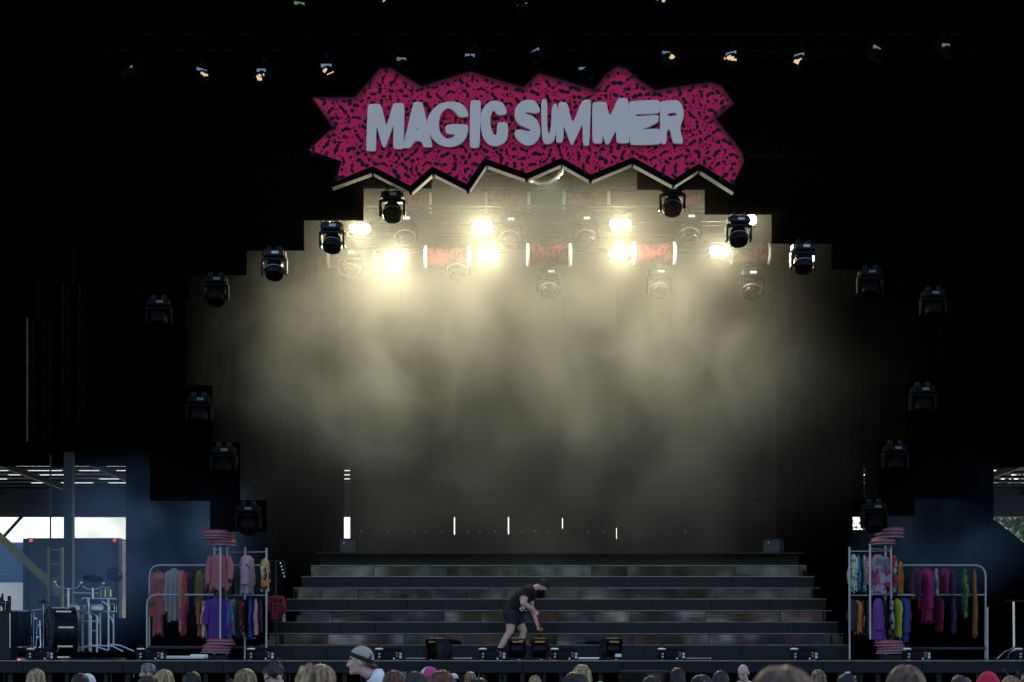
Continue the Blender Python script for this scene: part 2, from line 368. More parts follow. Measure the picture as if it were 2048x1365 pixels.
# right drape has a torn-open gap; three lengths of cloth
drape('stage_drape', 'floor-length black drape right of the screen wall beside the stair end', X(1553, 38), X(1704, 38), DECK, 16.5, 38)
drape('stage_drape', 'wide floor-length black drape behind the right clothes rack', X(1729, 38), X(1988, 38), DECK, 16.5, 38)
drape('stage_drape', 'narrow black drape hanging above the small bright gap at right', X(1706, 38.3) , X(1727, 38.3), Z(1030, 38.3), 16.5, 38.3)
drape('stage_drape', 'narrow black drape below the small bright gap at right', X(1700, 37.7), X(1733, 37.7), DECK, Z(1060, 37.7), 37.7)
drape('wing_drape', 'added black wing drape at the left edge of the stage, hiding lit smoke', X(-60, 33.4), X(366, 33.4), Z(905, 33.4), 16.5, 33.4)  # added to cover lit smoke outside the left arch leg
drape('wing_drape', 'added black wing drape at the right edge of the stage, hiding lit smoke', X(1880, 33.4), X(2110, 33.4), Z(935, 33.4), 16.5, 33.4)  # added to cover lit smoke outside the right arch leg
drape('header_drape', 'added black header drape keeping the top of the stage dark behind the pink sign', X(-60, 33), X(2110, 33), Z(318, 33), 16.5, 33)  # added black sheet, stands in for unlit smoke above

# stepped arch of black boards
def arch(label, blocks):
    t = thing('stepped_arch', label, 'stage arch', (0, 32.1, 0), group='stepped black arch halves')
    for (a, b, c, d) in blocks:
        x0, x1, z1, z0 = X(a, 32), X(b, 32), Z(c, 32), Z(d, 32)
        MB().bbox(((x0 + x1) / 2, random.uniform(0, .04), (z0 + z1) / 2), (x1 - x0 + .012, .16, z1 - z0 + .012), .006).build('arch_board', M['block'], t)
    return t
arch('left half of the stepped black arch framing the smoky stage', [(726, 862, 316, 372), (606, 725, 316, 436), (491, 605, 316, 496), (376, 490, 316, 546), (262, 375, 316, 592),
     (300, 368, 593, 770), (300, 421, 771, 885), (300, 477, 886, 1000), (420, 531, 1001, 1062)])
arch('right half of the stepped black arch framing the smoky stage', [(1276, 1411, 316, 374), (1412, 1546, 316, 424), (1547, 1666, 316, 482), (1667, 1800, 316, 534), (1801, 1932, 316, 577),
     (1880, 1960, 578, 765), (1816, 1960, 766, 883), (1760, 1960, 884, 996), (1705, 1830, 997, 1030)])

# ------------------------------------------------------------------ rear canopy, yard, truck, buildings, trees
M['canopysteel'] = mat('dim canopy steel', (.010, .012, .016), .6, spec=.2)
t = thing('rear_canopy', 'canopy of dark purlins and dim translucent roof sheets behind the stage', 'canopy', (0, 45.4, 7.08))
for i in range(9):
    y = .3 + i * 1.25
    MB().box((0, y, .43), (46, .10, .07)).build('purlin', M['canopysteel'], t)
for i in range(16):
    x = -21 + i * 2.8; MB().box((x, 5.6, .30), (.12, 11, .18)).build('rafter', M['canopysteel'], t)
k = 0; open_rows = {}
for i in range(8):
    for x0, x1 in ((-19.5, -17.2), (-16.8, -14.6), (-14.1, -12.2), (-11.6, -9.9), (-6, -3.6), (11.6, 13.6), (14, 16.2), (16.6, 19)):
        if (i * 5 + k) % 4 == 3: k += 1; continue
        k += 1
        open_rows.setdefault(i, []).append((x0, x1))
        MB().box(((x0 + x1) / 2, .95 + i * 1.25, .49), (x1 - x0, .7, .02)).build('roof_sheet', M['skylight'], t)
mb = MB().box((0, 5.6, .6), (46, 11.2, .03)); 
bm = bmesh.new(); bm.free()
# opaque roofing between the sheets
mb = MB()
for i in range(9):
    mb.box((0, .36 + i * 1.25, .53), (46, .52, .02))
    if i > 7: continue
    xx = -23.
    for a_, b_ in sorted(open_rows.get(i, [])) + [(23., 23.)]:
        if a_ - xx > .02: mb.box(((xx + a_) / 2, .97 + i * 1.25, .535), (a_ - xx, .74, .02))
        xx = b_
mb.build('roofing', M['canopysteel'], t)
MB().box((0, 10.9, (.6 + 6.53 - 7.08) / 2), (46, .3, .6 - 6.53 + 7.08)).build('fascia_beam', M['navy'], t)
for x in (-22.5, 22.5): MB().box((x, 10.9, -3.04), (.3, .3, 6.06)).build('post', M['canopysteel'], t)

tag(MB().bbox((0, 0, 6.9), (17 * mpp(44), .3, 10.6), .02).box((0, -.02, 1.63), (.5, .5, .06)).build('steel_column', M['navy'], None, (X(138.5, 44), 44, 0)), 'dark steel column in front of the open loading bay at left', 'column')
# trailer
TD = 47.2
t = thing('box_trailer', 'dark box trailer parked with its rear doors towards the open loading bay', 'trailer', (X(146, TD), TD, 1.0))
w = 190 * mpp(TD); zt = Z(1076, TD) - 1.0
MB().bbox((0, 3.5, (zt + .95) / 2), (w, 6.9, zt - .95), .05).build('body', M['truck'], t)
for s in (-1, 1):
    d = MB().bbox((s * w * .235, .02, (zt + 1.0) / 2), (w * .45, .06, zt - 1.25), .02).build('rear_door', M['truck'], t)
    MB().tube([(s * w * .2, -.04, 1.1), (s * w * .2, -.04, zt - .2)], .02).build('lock_bar', M['steel'], d)
    MB().ell((s * w * .44, -.03, zt - .08), (.06, .05, .05)).build('marker_light', M['markerred'], t)
    MB().box((s * (w / 2 + .015), -.01, (zt + 1.0) / 2), (.09, .1, zt - 1.05)).build('corner_post', M['whitewall'] if s > 0 else M['truck'], t)  # right post is white in place of sunlight on the trailer side
    for y in (2.0, 3.2): MB().lathe([(.3, -.12), (.48, -.12), (.5, 0), (.48, .12), (.3, .12), (.001, .1)], Matrix.Translation((s * (w / 2 - .25), y, .5)) @ Matrix.Rotation(R(90), 4, 'Y')).build('wheel', M['rubber'], t)
MB().box((0, .05, .75), (w * .9, .12, .14)).build('bumper', M['steel'], t)
# outbuildings
BD = 72
t = thing('corrugated_shed', 'pale blue corrugated steel shed standing in sun beyond the trailer', 'shed', (X(20, BD), BD, 1.0))
z0, z1 = Z(1166, BD) - 1, Z(1084, BD) - 1
mb = MB()
nrib = 17
for i in range(nrib):
    a = z0 + (z1 - z0) * i / nrib; b = z0 + (z1 - z0) * (i + 1) / nrib
    MB().add([(-4, 0, a), (1.05, 0, a), (1.05, -.1, (a * .55 + b * .45)), (-4, -.1, (a * .55 + b * .45)), (1.05, 0, b - .01), (-4, 0, b - .01)], [(0, 1, 2, 3), (3, 2, 4, 5)]).build('cladding_strip', M['bluewall'], t)
MB().box((-1.5, 2.6, (z0 + z1) / 2), (5, 5, z1 - z0 - .05)).build('core', M['bluewall'], t)
MB().box((-1.4, 2.4, z0 / 2), (5.2, 5.4, z0)).build('base_wall', M['whitewall'], t)

# ladder, brace, poles at left
LD = 40.5
t = thing('yellow_ladder', 'yellow caged access ladder standing beside the dark column', 'ladder', (X(110, LD), LD, DECK))
for s, px in ((-1, 98), (1, 124)):
    dx = (px - 110) * mpp(LD); MB().box((dx, 0, (Z(1095, LD) - DECK) / 2), (.06, .08, Z(1095, LD) - DECK)).build('rail', M['yellow'], t)
for py in (1100, 1128, 1158, 1190, 1222, 1254): MB().tube([((98 - 110) * mpp(LD), 0, Z(py, LD) - DECK), ((124 - 110) * mpp(LD), 0, Z(py, LD) - DECK)], .024).build('rung', M['yellow'], t)
LB = 41.2
a, b = P(-14, 1062, LB), P(121, 1186, LB)
t = thing('diagonal_brace', 'thick yellow diagonal steel brace crossing the loading bay at left', 'brace', tuple(b))
d = (a - b); ang = math.atan2(d.z, d.x)
rot = RY(-ang)
MB().bbox(d / 2, (d.length, .1, .2), .01, rot=rot).build('beam', M['yellow'], t)
MB().box((.03, 0, -.06), (.35, .14, .06)).build('foot_plate', M['yellow'], t)
MB().tube([(.1, 0, -.08), (.1, 0, DECK - b.z)], .05).build('stub_post', M['steel'], t)
p0, p1 = P(9, 1072, 46), P(47, 1030, 46)
tag(MB().tube([(0, 0, 0), p1 - p0], .05).tube([(0, 0, 0), (-.5, 0, -.55), (-.6, 0, 1.0 - p0.z)], .05).build('sloping_strut', M['steel'], None, tuple(p0)), 'thin grey sloping strut against the white sky in the loading bay', 'strut')
a = P(101, 910, 36.5)
tag(MB().tube([(0, 0, 0), (0, 0, Z(910, 36.5) - DECK)], .022).lathe([(.001, 0), (.16, 0), (.16, .03), (.03, .05)]).build('thin_pole', M['steel'], None, (a.x, 36.5, DECK)), 'thin tall grey pole rising in front of the loading bay', 'pole')
# truss towers at far left
def vtower(px, D, y0, y1, label, m0):
    m = M['toptruss']; t = thing('tower_truss', label, 'truss tower', (X(px, D), D, Z(y1, D)), group='slender truss towers at the sides')
    h = Z(y0, D) - Z(y1, D)
    for dx, dy in ((-.17, -.17), (.17, -.17), (-.17, .17), (.17, .17)): MB().tube([(dx, dy, 0), (dx, dy, h)], .018, 6).build('chord', m0 if (dx < 0 and dy < 0) else m, t)
    mb = MB(); n = int(h / .45)
    for i in range(n):
        s = 1 if i % 2 else -1
        mb.tube([(-.17 * s, -.17, h * i / n), (.17 * s, -.17, h * (i + 1) / n)], .01, 5); mb.tube([(-.17, -.17 * s, h * i / n), (-.17, .17 * s, h * (i + 1) / n)], .01, 5)
    tag(mb.build('lattice', m, t), kind='stuff')
    MB().box((0, 0, h + .4), (.05, .05, .8)).build('hanger', m, t)
vtower(77, 31, 640, 885, 'slender dark truss tower hanging at the far left of the stage', M['steel'])
vtower(147, 32.5, 570, 850, 'second slender dark truss tower hanging inside the far left one', M['toptruss'])

# trees beyond the yard
def tree(x, y, h, r, leafm, label, z0=1.0, n=2600):
    t = thing('tree', label, 'tree', (x, y, z0), group='trees beyond the yard')
    tr = MB().tube([(0, 0, 0), (.1, 0, h * .25), (-.05, .1, h * .5), (.05, 0, h * .8)], [.28, .2, .14, .04])
    for k in range(6):
        a = k * 1.05; z = h * (.35 + .07 * k); tr.tube([(0, 0, z), (math.cos(a) * r * .4, math.sin(a) * r * .4, z + h * .1), (math.cos(a) * r * .7, math.sin(a) * r * .7, z + h * .16)], [.1, .06, .02], 6)
    tr.build('trunk', M['bark'], t)
    mb = MB(); cl = [(Vector((random.gauss(0, .45) * r, random.gauss(0, .45) * r, h * random.uniform(.35, .95))), random.uniform(.25, .5) * r) for _ in range(16)]
    for i in range(n):
        c, cr = random.choice(cl); d = Vector((random.gauss(0, 1), random.gauss(0, 1), random.gauss(0, .8))).normalized() * cr * random.uniform(.5, 1)
        u = Vector((random.uniform(-1, 1), random.uniform(-1, 1), random.uniform(-1, 1))).normalized(); v = u.orthogonal().normalized(); s = random.uniform(.1, .2)
        p = c + d; mb.add([p - u * s, p + v * s * .5, p + u * s, p - v * s * .5], [(0, 1, 2, 3)])
    tag(mb.build('crown', leafm, t), kind='stuff')
tree(X(1716, 84), 84, 8, 3.2, M['leaf2'], 'pale sunlit tree seen through the small gap in the right drapes')
tree(X(2010, 82), 82, 10, 4.5, M['leaf'], 'dense green tree behind the open bay at the right edge')
tree(X(2090, 78), 78, 9, 4.2, M['leaf'], 'broad green tree cut off by the right edge of the bay', n=3200)
for x, y in ((-22, -62), (-6, -66), (9, -60), (26, -64)):
    pass
gb = MB(); gn = 26
for j in range(7):
    for i in range(gn): gb.v.append((22 + i * 1.6, 92 + j * 3, 1.0 + 12.5 * math.sin(j / 6 * 1.5) ** .7 * (1 + .12 * mnoise.noise(Vector((i * .5, j * .5, 0)))) - .02))
for j in range(6):
    for i in range(gn - 1): b = j * gn + i; gb.f.append((b, b + 1, b + gn + 1, b + gn)); gb.m.append(0); gb.sm.append(True)
struct('grass_bank', gb, mat('green bank', (.02, .085, .055), .95, scale=3, var=.5, bump=.6, bscale=8))
# dark sloping tarp at right bay
pts = [(1988, 1040), (2000, 1048), (2060, 1096), (2120, 1140), (2120, 1300), (1988, 1300)]
tag(MB().prism([(X(a, 44) - X(1988, 44), Z(b, 44) - DECK) for a, b in pts[0:6]], 0, .25).build('sloping_tarp', M['drape'], None, (X(1988, 44), 44, DECK)), 'dark sloping tarpaulin over stacked gear in the right loading bay', 'tarpaulin')

# invented audience and trees behind the camera, seen only in the mirror risers
mb = MB(); fm = [mat('crowd cloth %d' % i, c, .9) for i, c in enumerate([(.85, .85, .82), (.24, .12, .07), (.05, .07, .12), (.05, .055, .06), (.12, .05, .06), (.02, .02, .025), (.1, .16, .18), (.06, .065, .06)])]
rs = random.Random(5)
for i in range(520):
    y = -10 - rs.random() ** 1.1 * 37; x = rs.uniform(-24, 24); z = .02 + (-9 - y) / 39 * 4.58
    h = rs.uniform(.9, 1.7); c = rs.randrange(8)
    mb.lathe([(.2, 0), (.35, .15), (.4, .5), (.42, h - .25), (.12, h - .1)], Matrix.Translation((x, y, z)), 6, c)
    mb.ell((x, y, z + h + .02), (.09, .1, .13), None, 6, 5, 7)
tl = MB()
for i in range(5200):
    x = rs.uniform(-62, 62); z = 4 + 12 * rs.random() ** .8 * (.75 + .25 * math.sin(x * .35)); p = Vector((x, -52 - rs.random() * 7, z)); u = Vector((rs.uniform(-1, 1), rs.uniform(-.4, .4), rs.uniform(-1, 1))).normalized(); v = u.orthogonal().normalized(); k = rs.uniform(.35, .8)
    tl.add([p - u * k, p + v * k * .6, p + u * k, p - v * k * .6], [(0, 1, 2, 3)])
tag(tl.build('reflection_trees', M['leaf']), 'added dark trees opposite the stage, put there for the riser reflections', 'trees', kind='stuff')
tag(mb.build('reflection_crowd', fm), 'invented distant audience on the lawn, put there for the riser reflections', 'crowd', kind='stuff')

# ------------------------------------------------------------------ the hanging sign
def offset_poly(poly, dist):
    """polygon (xz, clockwise on screen) moved outwards by dist (number or per-edge list); mitred"""
    n = len(poly); area = sum(poly[i][0] * poly[(i + 1) % n][1] - poly[(i + 1) % n][0] * poly[i][1] for i in range(n))
    sg = 1 if area > 0 else -1; out = []
    for i in range(n):
        p0, p, p1 = Vector(poly[i - 1]), Vector(poly[i]), Vector(poly[(i + 1) % n])
        d = dist[i] if isinstance(dist, list) else dist
        e0 = (p - p0).normalized(); e1 = (p1 - p).normalized()
        n0 = Vector((e0.y, -e0.x)) * sg; n1 = Vector((e1.y, -e1.x)) * sg
        b = (n0 + n1); b = b.normalized() if b.length > 1e-4 else n0
        k = d / max(.62, b.dot(n0)); out.append((p.x + b.x * k, p.y + b.y * k))
    return out
SD_ = 30.3; SC0 = P(1055, 262, SD_)
def spx(px, py): p = P(px, py, SD_); return (p.x - SC0.x, p.z - SC0.z)
pink = [(629, 199), (712, 199), (745, 158), (761, 140), (781, 141), (812, 160), (844, 178), (900, 160), (941, 147), (985, 160), (1047, 178), (1077, 152), (1130, 166), (1187, 184), (1215, 152), (1234, 138), (1250, 141), (1275, 162), (1309, 185), (1365, 176), (1423, 168), (1441, 176), (1463, 207), (1427, 239),
        (1455, 272), (1482, 307), (1485, 321), (1465, 369), (1399, 327), (1348, 360), (1265, 316), (1182, 350), (1123, 317), (1053, 348), (969, 317), (934, 369), (864, 334), (820, 373), (746, 333), (673, 362), (684, 323), (618, 301), (668, 258), (660, 240)]
topn = 26
wob = [(a + random.uniform(-1, 1), b + random.uniform(-1, 1)) for a, b in pink]
face = [spx(a, b) for a, b in wob]
m_ = mpp(SD_)
outer = offset_poly(face, 11 * m_)
sign = thing('stage_sign', 'big jagged pink leopard print sign with white hand-drawn lettering above the stage', 'sign', tuple(SC0))
MB().prism(outer, 0, .20).build('sign_board', M['signblack'], sign)
# pale plywood edges of the lower teeth
nE = len(outer)
for i in range(27, nE - 2):
    a, b = outer[i], outer[(i + 1) % nE]
    if abs(a[0] - b[0]) < .05 or i in (26, 40): continue
    if a[1] > SC0.z + 5: continue
    v = Vector((b[0] - a[0], 0, b[1] - a[1])); L_ = v.length; v.normalize(); nrm = Vector((v.z, 0, -v.x)); 
    if nrm.z > 0: nrm = -nrm
    cx = Vector((a[0] + b[0], 0, a[1] + b[1])) / 2
    if random.random() < .0: continue
    rot = Matrix((v, Vector((0, 1, 0)), nrm)).transposed()
    f0, f1 = random.uniform(.0, .04), random.uniform(.96, 1.0); cc = Vector((a[0], 0, a[1])) + v * L_ * (f0 + f1) / 2
    MB().box(cc + nrm * .008 + Vector((0, .105, 0)), (L_ * (f1 - f0) - .03, .17, .014), rot=rot).build('edge_strip', M['edgewood'], sign)
# pink face with airbrushed upper rim
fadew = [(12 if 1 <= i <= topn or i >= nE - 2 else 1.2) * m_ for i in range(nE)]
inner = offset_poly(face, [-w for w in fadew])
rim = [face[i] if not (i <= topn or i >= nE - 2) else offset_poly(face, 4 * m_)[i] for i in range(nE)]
bm = bmesh.new()
vo = [bm.verts.new((x, -.012, z)) for x, z in rim]; vi = [bm.verts.new((x, -.012, z)) for x, z in inner]
for i in range(nE):
    j = (i + 1) % nE; bm.faces.new((vo[i], vo[j], vi[j], vi[i]))
from mathutils.geometry import tessellate_polygon
for a_, b_, c_ in tessellate_polygon([[Vector((x, 0, z)) for x, z in inner]]): bm.faces.new((vi[a_], vi[b_], vi[c_]))
bmesh.ops.recalc_face_normals(bm, faces=bm.faces[:])
bm.verts.index_update(); me = bpy.data.meshes.new('pink_face'); bm.to_mesh(me); bm.free()
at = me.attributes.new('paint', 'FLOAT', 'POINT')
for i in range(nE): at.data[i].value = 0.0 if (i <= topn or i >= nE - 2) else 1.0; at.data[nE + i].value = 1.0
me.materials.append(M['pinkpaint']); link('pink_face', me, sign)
def inside(p, poly):
    c = False; n = len(poly)
    for i in range(n):
        (x1, y1), (x2, y2) = poly[i], poly[(i + 1) % n]
        if (y1 > p[1]) != (y2 > p[1]) and p[0] < (x2 - x1) * (p[1] - y1) / (y2 - y1) + x1: c = not c
    return c
mb = MB(); placed = []; rs = random.Random(21); inn = offset_poly(face, -2 * m_)
xs_ = [a for a, b in face]; zs_ = [b for a, b in face]; tries = 0
def blob(cx, cz, a, ln, wd, bend):
    npt = 7; sp = []; ang = a; p = Vector((cx, cz)) - Vector((math.cos(a), math.sin(a))) * ln / 2
    for k in range(npt): sp.append((p.copy(), ang)); p = p + Vector((math.cos(ang), math.sin(ang))) * ln / (npt - 1); ang += bend / (npt - 1)
    off = Vector((cx, cz)) - sum((q[0] for q in sp), Vector((0, 0))) / npt
    L, Rr = [], []; ph = rs.uniform(0, 6)
    for k, (q, an) in enumerate(sp):
        w_ = wd * (.85 + .30 * math.sin(k * 1.5 + ph)) * .5; nn = Vector((-math.sin(an), math.cos(an))); L.append(q + off + nn * w_); Rr.append(q + off - nn * w_)
    e0, e1 = sp[0], sp[-1]; wa = (L[0] - Rr[0]).length / 2; wb = (L[-1] - Rr[-1]).length / 2
    c1 = [e1[0] + off + Vector((math.cos(e1[1] + t), math.sin(e1[1] + t))) * wb for t in (1.0, .35, -.35, -1.0)]; c0 = [e0[0] + off + Vector((math.cos(e0[1] + math.pi + t), math.sin(e0[1] + math.pi + t))) * wa for t in (1.0, .35, -.35, -1.0)]
    pts = L + c1 + Rr[::-1] + c0
    return pts
for size, gap, count in ((.17, .205, 600), (.10, .145, 5500), (.045, .075, 8000)):
    for _ in range(count):
        x, z = rs.uniform(min(xs_), max(xs_)), rs.uniform(min(zs_), max(zs_))
        ln = size * rs.uniform(.7, 1.1) if size > .13 else size * rs.uniform(.15, .95); wd = rs.uniform(.055, .088); g = (ln * .5 + wd * .38)
        if size < .05: ln, wd = rs.uniform(.005, .018), rs.uniform(.022, .042); g = .02
        if not inside((x, z), inn): continue
        if any((x - a) ** 2 + (z - b_) ** 2 < (g + r_ + .004) ** 2 for a, b_, r_ in placed): continue
        placed.append((x, z, g * .92)); pts = blob(x, z, rs.uniform(0, 3.14), ln, wd, rs.uniform(-2.2, 2.2) if ln > .09 else rs.uniform(-.6, .6))
        mb.add([(p_.x, -.0145, p_.y) for p_ in pts], [tuple(range(len(pts)))])
tag(mb.build('printed_spots', M['spotpaint'], sign), kind='stuff')
def chaikin(p, n=2):
    for _ in range(n):
        q = []
        for i in range(len(p)):
            a, b = p[i], p[(i + 1) % len(p)]
            q += [(a[0] * .75 + b[0] * .25, a[1] * .75 + b[1] * .25), (a[0] * .25 + b[0] * .75, a[1] * .25 + b[1] * .75)]
        p = q
    return p
def letter(polys, ox, oy, sc):
    cu = bpy.data.curves.new('letter', 'CURVE'); cu.dimensions = '2D'; cu.fill_mode = 'BOTH'; cu.extrude = .028; cu.bevel_depth = .012; cu.bevel_resolution = 2
    pts = [[spx(ox + a / sc, oy + b / sc) for a, b in chaikin(p, 2)] for p in polys]
    c0 = Vector((sum(a for a, b in pts[0]) / len(pts[0]), sum(b for a, b in pts[0]) / len(pts[0])))
    for p in pts:
        s = cu.splines.new('POLY'); s.points.add(len(p) - 1); s.use_cyclic_u = True
        for k, (a, b) in enumerate(p): s.points[k].co = (a - c0.x, b - c0.y, 0, 1)
    tmp = bpy.data.objects.new('tmp', cu); COL.objects.link(tmp)
    me = bpy.data.meshes.new_from_object(tmp.evaluated_get(bpy.context.evaluated_depsgraph_get()))
    bpy.data.objects.remove(tmp); me.materials.clear(); me.materials.append(M['letter'])
    me.transform(Matrix.Rotation(R(90), 4, 'X')); me.name = 'letter'
    link('letter', me, sign, (c0.x, -.062, c0.y))
A_ = (725, 190, 6.206); B_ = (1020, 190, 5.689)
letter([[(75, 165), (100, 140), (215, 140), (235, 165), (268, 300), (300, 430), (345, 290), (385, 150), (405, 130), (500, 130), (517, 155), (514, 400), (510, 670), (500, 690), (410, 690), (392, 675), (394, 500), (398, 360), (340, 510), (290, 660), (272, 672), (258, 655), (215, 510), (175, 370), (168, 540), (165, 705), (150, 718), (70, 715), (55, 700), (68, 420)]], *A_)
letter([[(640, 125), (660, 115), (725, 115), (745, 130), (800, 380), (865, 650), (855, 668), (775, 668), (760, 655), (735, 590), (650, 590), (600, 665), (575, 680), (520, 678), (512, 660), (575, 400)], [(690, 385), (680, 425), (668, 465), (698, 465), (695, 420)]], *A_)
letter([[(1310, 265), (1305, 290), (1205, 298), (1170, 250), (1120, 200), (1060, 178), (990, 220), (950, 310), (942, 400), (955, 480), (1000, 545), (1060, 575), (1120, 560), (1155, 525), (1150, 505), (1055, 500), (1037, 480), (1042, 410), (1060, 398), (1160, 388), (1290, 395), (1310, 410), (1305, 480), (1270, 580), (1180, 650), (1070, 668), (960, 640), (870, 560), (815, 450), (805, 370), (830, 280), (900, 180), (990, 125), (1100, 108), (1210, 125), (1280, 180)]], *A_)
letter([[(1345, 110), (1360, 98), (1450, 98), (1465, 112), (1455, 400), (1450, 650), (1430, 675), (1360, 677), (1337, 655), (1340, 400)]], *A_)
letter([[(1785, 240), (1770, 265), (1680, 270), (1660, 240), (1640, 212), (1605, 225), (1585, 280), (1578, 370), (1600, 470), (1630, 520), (1655, 530), (1675, 500), (1678, 385), (1695, 370), (1780, 365), (1795, 385), (1803, 470), (1790, 580), (1720, 640), (1640, 660), (1560, 630), (1500, 550), (1472, 400), (1470, 280), (1490, 210), (1560, 120), (1640, 98), (1720, 115), (1770, 170)]], *A_)
letter([[(335, 195), (325, 215), (290, 230), (225, 215), (180, 215), (160, 230), (180, 240), (260, 265), (320, 330), (342, 430), (330, 500), (280, 570), (210, 598), (140, 575), (80, 520), (55, 470), (65, 430), (100, 418), (150, 425), (200, 440), (235, 435), (240, 415), (190, 390), (110, 360), (70, 310), (55, 240), (70, 160), (130, 100), (210, 78), (280, 90), (320, 150)]], *B_)
letter([[(360, 85), (390, 73), (420, 90), (415, 300), (420, 440), (440, 468), (462, 450), (475, 300), (480, 160), (510, 120), (535, 150), (540, 250), (520, 450), (490, 555), (430, 580), (390, 570), (370, 500), (360, 300)]], *B_)
letter([[(555, 120), (575, 105), (630, 110), (655, 140), (680, 270), (712, 350), (760, 250), (810, 110), (850, 80), (900, 80), (912, 100), (905, 300), (895, 560), (885, 595), (845, 595), (832, 560), (830, 320), (770, 450), (715, 570), (703, 590), (690, 570), (650, 460), (605, 345), (602, 450), (600, 530), (575, 562), (540, 560), (527, 540), (540, 330)]], *B_)
letter([[(940, 125), (965, 105), (1080, 105), (1095, 130), (1105, 200), (1135, 270), (1180, 180), (1220, 80), (1250, 58), (1265, 68), (1300, 55), (1335, 80), (1345, 200), (1350, 545), (1335, 568), (1230, 568), (1213, 545), (1208, 410), (1160, 490), (1120, 570), (1100, 582), (1085, 565), (1062, 490), (1042, 425), (1044, 490), (1045, 550), (1025, 572), (955, 568), (942, 540), (938, 300)]], *B_)
letter([[(1352, 120), (1370, 98), (1640, 82), (1690, 95), (1698, 110), (1695, 210), (1665, 232), (1440, 235), (1418, 252), (1430, 270), (1480, 268), (1660, 252), (1683, 265), (1680, 320), (1640, 350), (1465, 425), (1470, 432), (1560, 412), (1690, 410), (1710, 430), (1708, 560), (1690, 582), (1390, 588), (1365, 570), (1355, 400)]], *B_)
letter([[(1705, 115), (1730, 95), (1870, 85), (1910, 95), (1955, 150), (1968, 240), (1955, 310), (1925, 370), (1930, 440), (1945, 500), (1960, 550), (1945, 578), (1910, 568), (1865, 570), (1850, 550), (1838, 490), (1825, 420), (1800, 408), (1775, 420), (1773, 490), (1770, 550), (1755, 578), (1725, 575), (1712, 545), (1708, 300)], [(1775, 245), (1800, 225), (1850, 218), (1890, 225), (1903, 242), (1880, 262), (1830, 268), (1790, 262)]], *B_)
for px in (770, 940, 1180, 1420):
    a = spx(px, 200); MB().tube([(a[0], .26, a[1]), (a[0], .26, 16.6 - SC0.z)], .008, 6).build('hanging_cable', M['toptruss'], sign)

# mirror ball half hidden behind the sign
mbp = P(1085, 318, 31.3)
t = thing('mirror_ball', 'round mirror ball hanging half hidden behind the lower edge of the pink sign', 'mirror ball', tuple(mbp))
MB().lathe([(max(.002, .50 * math.sin(math.pi * i / 22)), -.50 * math.cos(math.pi * i / 22)) for i in range(23)], None, 44, 0, False).build('mirror_tiles', M['mirrorball'], t)
MB().tube([(0, 0, .44), (0, 0, 16.6 - mbp.z)], .007).lathe([(.001, .5), (.1, .5), (.1, .42), (.001, .42)]).build('motor_and_pole', M['toptruss'], t)

# ------------------------------------------------------------------ trusses
def htruss(px0, px1, py, D, label, h=.34, m='truss'):
    a, b = P(px0, py, D), P(px1, py, D); L_ = b.x - a.x
    t = thing('lighting_truss', label, 'truss', tuple((a + b) / 2), group='horizontal lighting trusses')
    for dy, dz in ((-.17, -h / 2), (.17, -h / 2), (-.17, h / 2), (.17, h / 2)): MB().tube([(-L_ / 2, dy, dz), (L_ / 2, dy, dz)], .025, 8).build('chord', M[m], t)
    mb = MB(); n = int(L_ / .5)
    for i in range(n):
        x0, x1 = -L_ / 2 + L_ * i / n, -L_ / 2 + L_ * (i + 1) / n; s = 1 if i % 2 else -1
        for dy in (-.17, .17): mb.tube([(x0, dy, -h / 2 * s), (x1, dy, h / 2 * s)], .011, 5)
        mb.tube([(x0, -.17 * s, -h / 2), (x1, .17 * s, -h / 2)], .011, 5)
    tag(mb.build('lattice', M[m], t), kind='stuff')
    for s in (-.4, .4): MB().tube([(L_ * s, 0, h / 2), (L_ * s, 0, 16.6 - a.z)], .01, 6).build('hanging_cable', M[m], t)
    return t
htruss(735, 1480, 432, 36.0, 'upper truss inside the smoke carrying lit lamps')
htruss(690, 1500, 486, 36.4, 'lower truss inside the smoke carrying lit lamps')
htruss(800, 1400, 366, 38.4, 'rear truss with leopard print barrels high behind the sign')
htruss(200, 1960, 92, 32.2, 'front truss with small spotlights across the top of the stage', m='toptruss')
htruss(700, 1400, -15, 32.6, 'truss at the very top edge above the front truss', m='toptruss')

